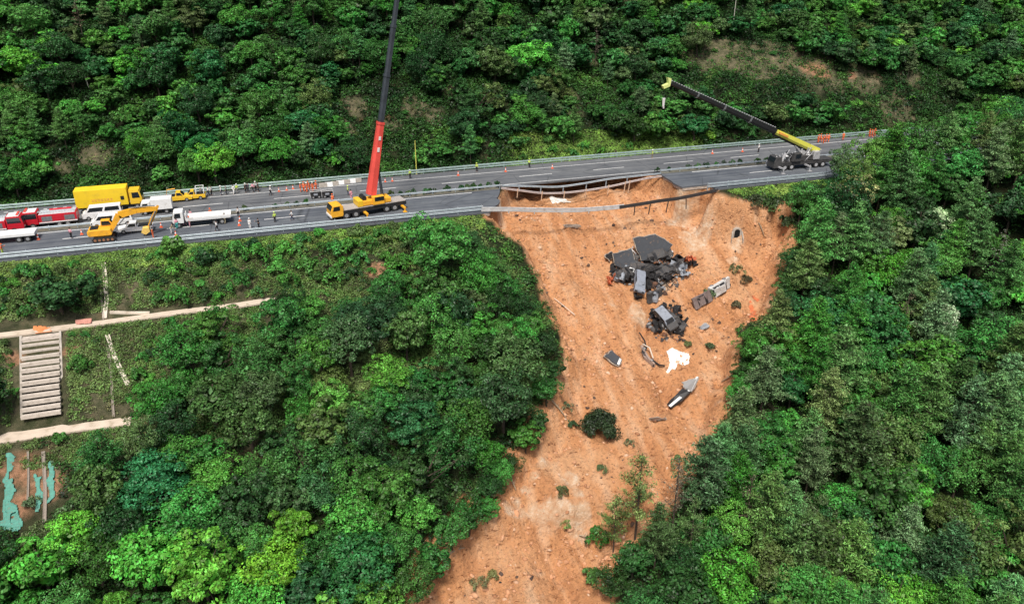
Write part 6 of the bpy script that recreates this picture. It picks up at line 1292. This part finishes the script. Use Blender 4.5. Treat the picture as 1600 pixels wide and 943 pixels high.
wreck(997, 452, drc(994, 436, 999, 466), 'grey crushed car pointing downhill at the foot of the wreck pile', 'suv', mat('heat_greyed_paint', (.22, .24, .28), .6, var=.3, scale=2.5, dirt=(.10, .10, .11)), 4.7, seed=1, cr=.05, lift=1.3)
wreck(972, 432, drc(958, 440, 988, 424), 'blackened car at the left end of the wreck pile', 'sedan', M_CHARB, 4.4, seed=2, rx=.3, lift=.6)
wreck(1012, 428, drc(995, 434, 1030, 420), 'blackened car buried in the middle of the wreck pile', 'suv', M_CHARB, 4.6, seed=3, rx=-.5, lift=.8)
wreck(1030, 405, drc(1012, 412, 1046, 396), 'burnt car shell jammed under the large tilted slab', 'sedan', M_CHARB, 4.6, seed=4, rx=.4, lift=.9)
wreck(1020, 461, drc(1008, 462, 1034, 455), 'dark crushed car lying at the lower right corner of the wreck pile', 'sedan', M_CHARB, 3.6, seed=5, rx=.9, lift=.4, roofm=M_ASHM)
wreck(984, 412, drc(975, 425, 992, 402), 'flattened burnt car between the two tilted slabs', 'sedan', M_CHARB, 3.8, Hh=1.1, seed=6, rx=-.2, lift=.5)
wreck(1040, 425, drc(1026, 432, 1056, 418), 'flattened black car at the right of the wreck pile', 'sedan', M_CHARB, 4.2, Hh=1.0, seed=7, rx=.2, lift=.4)
wreck(1120, 450, drc(1096, 466, 1129, 442), 'white car lying on its side in the landslide, window dark', 'suv', mat('muddy_white_paint', (.52, .51, .49), .6, var=.3, scale=4, dirt=(.08, .07, .06)), 4.6, Hh=1.6, seed=8, cr=.10, rx=.9, lift=.7, wheels=True, group=None)
wreck(1095, 468, drc(1080, 474, 1108, 462), 'black and pinkish crushed car in front of the white overturned one', 'sedan', mat('sooty_pink_metal', (.16, .12, .11), .7, var=.6, dirt=(.03, .03, .03)), 4.0, Hh=1.1, seed=9, cr=.15, rx=1.0, lift=.3, group=None)
wreck(1040, 508, drc(1030, 494, 1052, 522), 'burnt car with an ash-grey roof in the round black wreck heap', 'suv', M_CHARB, 4.8, Hh=1.6, seed=10, cr=.07, lift=1.1, roofm=mat('heat_greyed_paint', (0, 0, 0)))
wreck(1052, 502, drc(1042, 490, 1062, 514), 'charred car crushed behind the one with the ash-grey roof', 'sedan', M_CHARB, 4.4, seed=11, cr=.2, lift=.2)
wreck(1015, 556, drc(1010, 540, 1022, 572), 'twisted brown car wreck standing on edge left of the white patch', 'sedan', mat('brown_burnt_metal', (.30, .22, .18), .8, var=.5, dirt=(.05, .04, .04)), 4.4, W=1.3, Hh=1.1, seed=12, cr=.16, rx=1.2, lift=.2, group=None)
wreck(1002, 424, drc(990, 418, 1016, 432), 'burnt van body, tilted, in the centre of the wreck pile', 'van', M_CHARB, 4.6, Hh=1.6, seed=14, rx=.35, lift=.5, cr=.16)
wreck(1056, 420, drc(1048, 428, 1066, 412), 'dark flattened car at the far right end of the wreck pile', 'sedan', M_CHARB, 4.0, Hh=1.1, seed=15, rx=-.3, lift=.5, cr=.15)
# lorry frame and twisted pieces in the heap
def sheet(px, py, sz, label, m, seed, lift=.3, grp='twisted metal sheets in the wreck pile'):
    rr = random.Random(seed); P = atg(px, py); b = MB(); n = 5
    for i in range(n + 1):
        for j in range(n + 1): b.v.append(((i / n - .5) * sz * 1.5 + rr.uniform(-.1, .1) * sz, (j / n - .5) * sz + rr.uniform(-.1, .1) * sz, sz * .28 * math.sin(i * 1.3 + seed) + sz * .2 * math.cos(j * 1.7 + seed * 2) + rr.uniform(-.12, .12) * sz))
    b.f = [(i * (n + 1) + j, (i + 1) * (n + 1) + j, (i + 1) * (n + 1) + j + 1, i * (n + 1) + j + 1) for i in range(n) for j in range(n)]
    o = b.obj('metal_sheet', m); t = o.modifiers.new('t', 'SOLIDIFY'); t.thickness = .04; o.location = (P[0], P[1], P[2] + lift); o.rotation_euler = (rr.uniform(.1, .9), rr.uniform(-.6, .6), rr.uniform(0, 6)); tag(o, label, 'metal sheet', grp)
MS = [(960, 428, .9, M_CHAR), (968, 440, .8, M_ASHM), (980, 442, 1.0, M_CHAR), (1005, 440, .9, M_CHAR), (1018, 442, 1.1, M_CHAR), (1028, 436, .9, M_CHAR), (1050, 412, .9, M_CHAR), (1058, 420, .9, M_ASHM), (1066, 428, .8, M_ASHM), (1072, 418, .8, M_CHAR), (1062, 408, .8, M_CHAR), (1076, 412, .7, M_BURN), (1081, 409, .6, M_BURN),
      (1070, 434, .6, M_ASHM), (955, 440, .6, M_BURN), (952, 446, .5, M_BURN), (990, 424, .8, M_WV), (1036, 396, .8, M_ASHM), (1022, 412, 1.0, M_CHAR), (1010, 452, .9, M_CHAR), (1030, 452, .7, M_ASHM), (975, 422, .6, M_ASHM), (1044, 440, .8, M_CHAR), (1004, 402, .7, M_CHAR), (1018, 398, .8, M_CHAR), (1046, 404, .7, M_WV), (996, 470, .6, M_CHAR), (1084, 418, .5, M_CHAR)]
MN = {M_CHAR: 'black', M_ASHM: 'ash grey', M_BURN: 'scorched orange', M_WV: 'pale'}
PLC = {}
for k, (a, b, s, m) in enumerate(MS):
    where = ('left' if a < 985 else 'middle' if a < 1030 else 'right') + (' top' if b < 415 else ' centre' if b < 435 else ' foot'); PLC.setdefault((MN[m], where), []).append(k)
for (cn, where), ks in PLC.items():
    ks.sort(key=lambda k: MS[k][0])
    for j, k in enumerate(ks):
        od = '' if len(ks) == 1 else ', ' + ('leftmost', 'second from left', 'third from left', 'fourth from left', 'fifth from left', 'sixth from left')[j]
        sheet(MS[k][0], MS[k][1], MS[k][2] * 1.7, 'twisted %s metal sheet in the %s of the wreck pile%s' % (cn, where, od), MS[k][3], k, .8)
for k, (a, b, lab) in enumerate([(1024, 494, 'left rim'), (1030, 502, 'lower left'), (1058, 492, 'upper right'), (1063, 505, 'right rim'), (1036, 488, 'top'), (1058, 518, 'lower right'), (1028, 514, 'bottom left')]):
    sheet(a, b, 1.5, 'twisted charred sheet at the %s of the round black wreck heap' % lab, M_CHAR, 50 + k, .6, 'charred sheets of the round wreck heap')
def beam(pts, rad, label, m, lift=.5, grp='bent beams in the wreck pile', name='metal_beam'):
    P = [Vector(atg(a, b)) + Vector((0, 0, lift + e)) for a, b, e in pts]; c = P[0].copy(); o = MB().tube([p - c for p in P], rad, 5).obj(name, m); o.location = c; tag(o, label, 'beam', grp)
beam([(1000, 437, .6), (1030, 430, .9), (1047, 424, .2)], .22, 'long black bent beam across the front of the wreck pile', M_CHAR); beam([(1012, 405, .8), (1030, 396, 1.2), (1044, 386, .6)], .10, 'thin pale bent rail in front of the large tilted slab', M_ASHM)
beam([(1000, 418, .5), (1012, 408, 1.4), (1018, 402, .8)], .10, 'short black bent rail in front of the large tilted slab', M_CHAR); beam([(1006, 440, .2), (1020, 446, 1.0), (1034, 452, .1)], .12, 'black bent rail above the dark crushed car', M_CHAR); beam([(1040, 448, .1), (1046, 456, .3), (1052, 447, .1)], .10, 'thin dark rail on the pale patch beside the wreck pile', M_CHAR)
beam([(998, 531, .9), (1006, 542, .7), (1010, 550, .2)], .12, 'dark rail sticking out above the twisted brown wreck', M_CHAR); beam([(1020, 568, .1), (1030, 577, .3), (1038, 576, .1)], .14, 'dark beam at the foot of the twisted brown wreck', M_CHAR); beam([(866, 470, 0), (880, 482, .1), (898, 496, .0)], .06, 'long thin buried pipe near the left rim of the landslide', M_CONC_P)
beam([(1004, 545, .4), (1014, 555, .9), (1020, 568, .5)], .10, 'pale curved guardrail piece on the twisted brown wreck', M_CONC_P)
rrb = random.Random(21)
for k in range(26):
    if k < 19: cx0, cy0, sx, sy, wh = 1016, 426, 48, 26, 'wreck pile'
    else: cx0, cy0, sx, sy, wh = 1042, 507, 18, 16, 'round black heap'
    px, py = cx0 + rrb.uniform(-sx, sx), cy0 + rrb.uniform(-sy, sy); P = Vector(atg(px, py)); q = [Vector((0, 0, .2))]
    for j in range(3): q.append(q[-1] + Vector((rrb.uniform(-1, 1), rrb.uniform(-.8, .8), rrb.uniform(-.2, .75))))
    m_ = (M_CHAR, M_ASHM, M_CHAR, M_DKL)[k % 4]; o = MB().tube(q, rrb.uniform(.04, .11), 5).obj('bent_rod', m_); o.location = P
    RODS = RODS + [(o, 'pale' if m_ is M_DKL else 'grey' if m_ is M_ASHM else 'black', wh, px)] if k else [(o, 'black', wh, px)]
    tag(o, None, 'metal rod', 'bent rods sticking out of the wrecks')
for key in sorted({(c, w_) for _, c, w_, _ in RODS}):
    v = sorted([t for t in RODS if (t[1], t[2]) == key], key=lambda t: t[3])
    for i, t in enumerate(v): t[0]['label'] = 'thin bent %s rod in the %s%s' % (key[0], key[1], '' if len(v) == 1 else ', ' + (ORD[i] if i < len(v) - 1 else 'rightmost') + ' of its colour')
# fallen trunks along the rims
M_LOG = mat('torn_wood', (0.32, 0.24, 0.16), .9, var=.5, scale=3, dirt=(.10, .07, .05))
for k, (x0, y0, x1, y1, rad, lab) in enumerate([(862, 628, 884, 655, .16, 'fallen trunk on the left rim of the landslide above the pair of grey-green bushes'), (795, 742, 806, 768, .14, 'fallen trunk at the left rim, above the pale sandy ledge'), (1168, 515, 1200, 508, .15, 'fallen trunk at the right rim under the red clay'), (1128, 598, 1146, 590, .14, 'fallen trunk at the right rim, level with the folded slab'),
    (700, 868, 726, 858, .15, 'fallen trunk at the lower left rim near the bottom'), (905, 838, 925, 846, .12, 'broken branch beside the white stones'), (1185, 350, 1194, 372, .13, 'torn trunk hanging from the upper right rim')]):
    a, b = Vector(atg(x0, y0)), Vector(atg(x1, y1)); a.z += .3; b.z += .35; m_ = (a + b) / 2 + Vector((0, 0, .2)); d = (b - a); mb = MB().tube([Vector(), m_ - a, d], rad, 7, rad * .5)
    for j in range(4): q = d * (.4 + .15 * j); mb.tube([q, q + Vector((.35 * (-1) ** j, .3, .5 + .1 * j))], rad * .35, 5, .02)
    o = mb.obj('fallen_trunk', M_LOG); o.location = a; tag(o, lab, 'log', 'fallen trunks around the landslide')
# culvert outlet
P = atg(1151, 368); r = empty('culvert', (P[0], P[1], P[2] - .1), -.3); r.scale = (.8, .8, .8); tag(r, 'small concrete culvert mouth with a dark opening in the upper right of the landslide', 'culvert')
arc = [(1.05 * math.cos(a), 1.1 + 0.95 * math.sin(a)) for a in [k * PI / 8 for k in range(9)]]; arci = [(0.62 * math.cos(a), 1.1 + 0.62 * math.sin(a)) for a in [k * PI / 8 for k in range(9)]]
O = [(1.05, -.3)] + arc + [(-1.05, -.3)]; I = [(.62, -.3)] + arci + [(-.62, -.3)]; b = MB(); n = len(O)
b.add([(x, y, z) for y in (-.25, .35) for x, z in O] + [(x, y, z) for y in (-.25, .35) for x, z in I], sum([[(i, i + 1, 2 * n + i + 1, 2 * n + i), (n + i, 3 * n + i, 3 * n + i + 1, n + i + 1), (i, n + i, n + i + 1, i + 1), (2 * n + i, 2 * n + i + 1, 3 * n + i + 1, 3 * n + i)] for i in range(n - 1)], []))
b.obj('headwall', M_CONC, r); MB().add([(x, -.2, z) for x, z in I] + [(x, -.1, z) for x, z in I], [tuple(range(n)), tuple(range(2 * n - 1, n - 1, -1))]).obj('opening', mat('painted_void_shade', (.004, .004, .004), 1, var=0), r)  # black plate closing the arch, the shade inside painted as its colour
for s in (-1, 1): MB().add([(s * 1.0, -.2, 1.2), (s * 1.0, -.2, -.4), (s * 1.25, -1.2, -1.2), (s * 1.25, -1.2, -.3), (s * 1.2, -.2, 1.2), (s * 1.2, -.2, -.4), (s * 1.4, -1.2, -1.2), (s * 1.4, -1.2, -.3)], [(0, 1, 2, 3), (7, 6, 5, 4), (0, 3, 7, 4), (1, 5, 6, 2), (3, 2, 6, 7), (0, 4, 5, 1)]).obj('wing_wall', M_CONC, r)
# red soil streaks
o = drape([(1178, 458), (1188, 462), (1186, 485), (1178, 505), (1166, 512), (1172, 486)], .07, 'red_soil', mat('red_clay', (0.52, 0.15, 0.06), .95, var=.5, scale=2, dirt=(.25, .09, .05), bump=.8), .12, 1.2, 4, .22); tag(o, 'streak of red clay near the right rim of the landslide', 'red clay', None, 'stuff')
# soil clods: uncounted lumps all over the slide
def lumps(name, n, fn, smin, smax, m, seed, label, cat, power=2.5, up=lambda x, y, r_: 0 * x):
    rng = np.random.RandomState(seed); x = rng.uniform(-48, 48, n); y = rng.uniform(-85, -2, n); k = fn(x, y, rng); x, y = x[k], y[k]; z = h(x, y); n = len(x)
    I = np.array([(0, 0, 1), (.9, 0, .3), (.28, .85, .3), (-.73, .53, .3), (-.73, -.53, .3), (.28, -.85, .3), (.73, .53, -.4), (-.28, .85, -.4), (-.9, 0, -.4), (-.28, -.85, -.4), (.73, -.53, -.4)])
    Ff = np.array([(0, 1, 2), (0, 2, 3), (0, 3, 4), (0, 4, 5), (0, 5, 1), (1, 6, 2), (2, 6, 7), (2, 7, 3), (3, 7, 8), (3, 8, 4), (4, 8, 9), (4, 9, 5), (5, 9, 10), (5, 10, 1), (1, 10, 6)])
    s = smin + (smax - smin) * rng.rand(n) ** power; V = I[None] * (1 + rng.uniform(-.35, .35, (n, 11, 1))) * s[:, None, None] * rng.uniform(.6, 1.3, (n, 1, 3)); a = rng.uniform(0, 6.28, n); c, q = np.cos(a)[:, None], np.sin(a)[:, None]
    X = V[..., 0] * c - V[..., 1] * q; Y = V[..., 0] * q + V[..., 1] * c; V = np.stack([X + x[:, None], Y + y[:, None], V[..., 2] * .8 + (z + up(x, y, rng))[:, None] + s[:, None] * .12], -1)
    F = (Ff[None] + 11 * np.arange(n)[:, None, None]).reshape(-1, 3); o = link(name, np_mesh(name, V.reshape(-1, 3), F), m); tag(o, label, cat, None, 'stuff')
def island_mat(name, stops):
    m = bpy.data.materials.new(name); m.use_nodes = True; n = m.node_tree.nodes; l = m.node_tree.links; g = n.new('ShaderNodeNewGeometry'); cr = n.new('ShaderNodeValToRGB'); e = cr.color_ramp.elements
    e[0].color = (*stops[0], 1); e[1].color = (*stops[-1], 1)
    for i, c in enumerate(stops[1:-1]): x = e.new((i + 1) / (len(stops) - 1)); x.color = (*c, 1)
    l.new(g.outputs['Random Per Island'], cr.inputs[0]); l.new(cr.outputs[0], n['Principled BSDF'].inputs['Base Color']); n['Principled BSDF'].inputs['Roughness'].default_value = .95; return m
M_CLOD = island_mat('soil_clod', [(.34, .16, .08), (.54, .27, .14), (.60, .30, .16), (.60, .34, .20), (.46, .22, .11), (.64, .44, .30)])
ins = lambda x, y: slide_mask(x, y) > .3
lumps('soil_clods', 26000, lambda x, y, r_: ins(x, y) & (r_.rand(len(x)) < .25 + .9 * sstep(fbm(x, y, 6), -.1, .4)), .05, .38, M_CLOD, 3, 'loose lumps of orange soil all over the landslide', 'soil clods', 5.0)
lumps('soil_clods', 5200, lambda x, y, r_: ins(x, y) & ((y < -55) | (r_.rand(len(x)) < .12)) & (fbm(x, y, 5) > -.05), .08, .6, M_CLOD, 4, 'bigger loose lumps of pale soil on the lower landslide', 'soil clods', 5.0)
lumps('rubble', 2600, lambda x, y, r_: ins(x, y) & (fbm(x + 30, y, 7) > .12), .07, .42, island_mat('rubble', [(.05, .035, .03), (.10, .06, .04), (.16, .10, .07), (.03, .03, .03)]), 8, 'dark scattered rubble and broken asphalt on the landslide', 'rubble', 3)
wx, wy = atg(1020, 430)[:2]
lumps('burnt_debris', 90000, lambda x, y, r_: ((np.hypot((x - wx) / 6.8, (y - wy) / 4.6) < .72 + .55 * r_.rand(len(x)) ** 2) | (np.hypot(x - atg(1040, 505)[0], (y - atg(1040, 505)[1]) * .9) < 3.0)), .05, .5, island_mat('burnt_debris', [(.012, .012, .012), (.03, .028, .028), (.10, .09, .085), (.015, .015, .015), (.38, .38, .39), (.02, .02, .02), (.22, .09, .04), (.05, .05, .05)]), 9, 'black burnt debris strewn over and between the wrecks', 'debris', 2.5, up=lambda x, y, r_: 1.5 * r_.rand(len(x)) * np.clip(1.05 - np.minimum(np.hypot((x - wx) / 6.8, (y - wy) / 4.6), np.hypot(x - atg(1040, 505)[0], y - atg(1040, 505)[1]) / 2.6), 0, 1))
print('objects', len(bpy.data.objects))

for o in bpy.data.objects:
    if o.parent is None and 'label' in o.keys() and not (4 <= len(o['label'].split()) <= 16): print('LABEL', len(o['label'].split()), o['label'])
    if o.parent is None and o.type in ('MESH', 'EMPTY') and 'label' not in o.keys() and o.get('kind') != 'structure': print('NOLABEL', o.name)
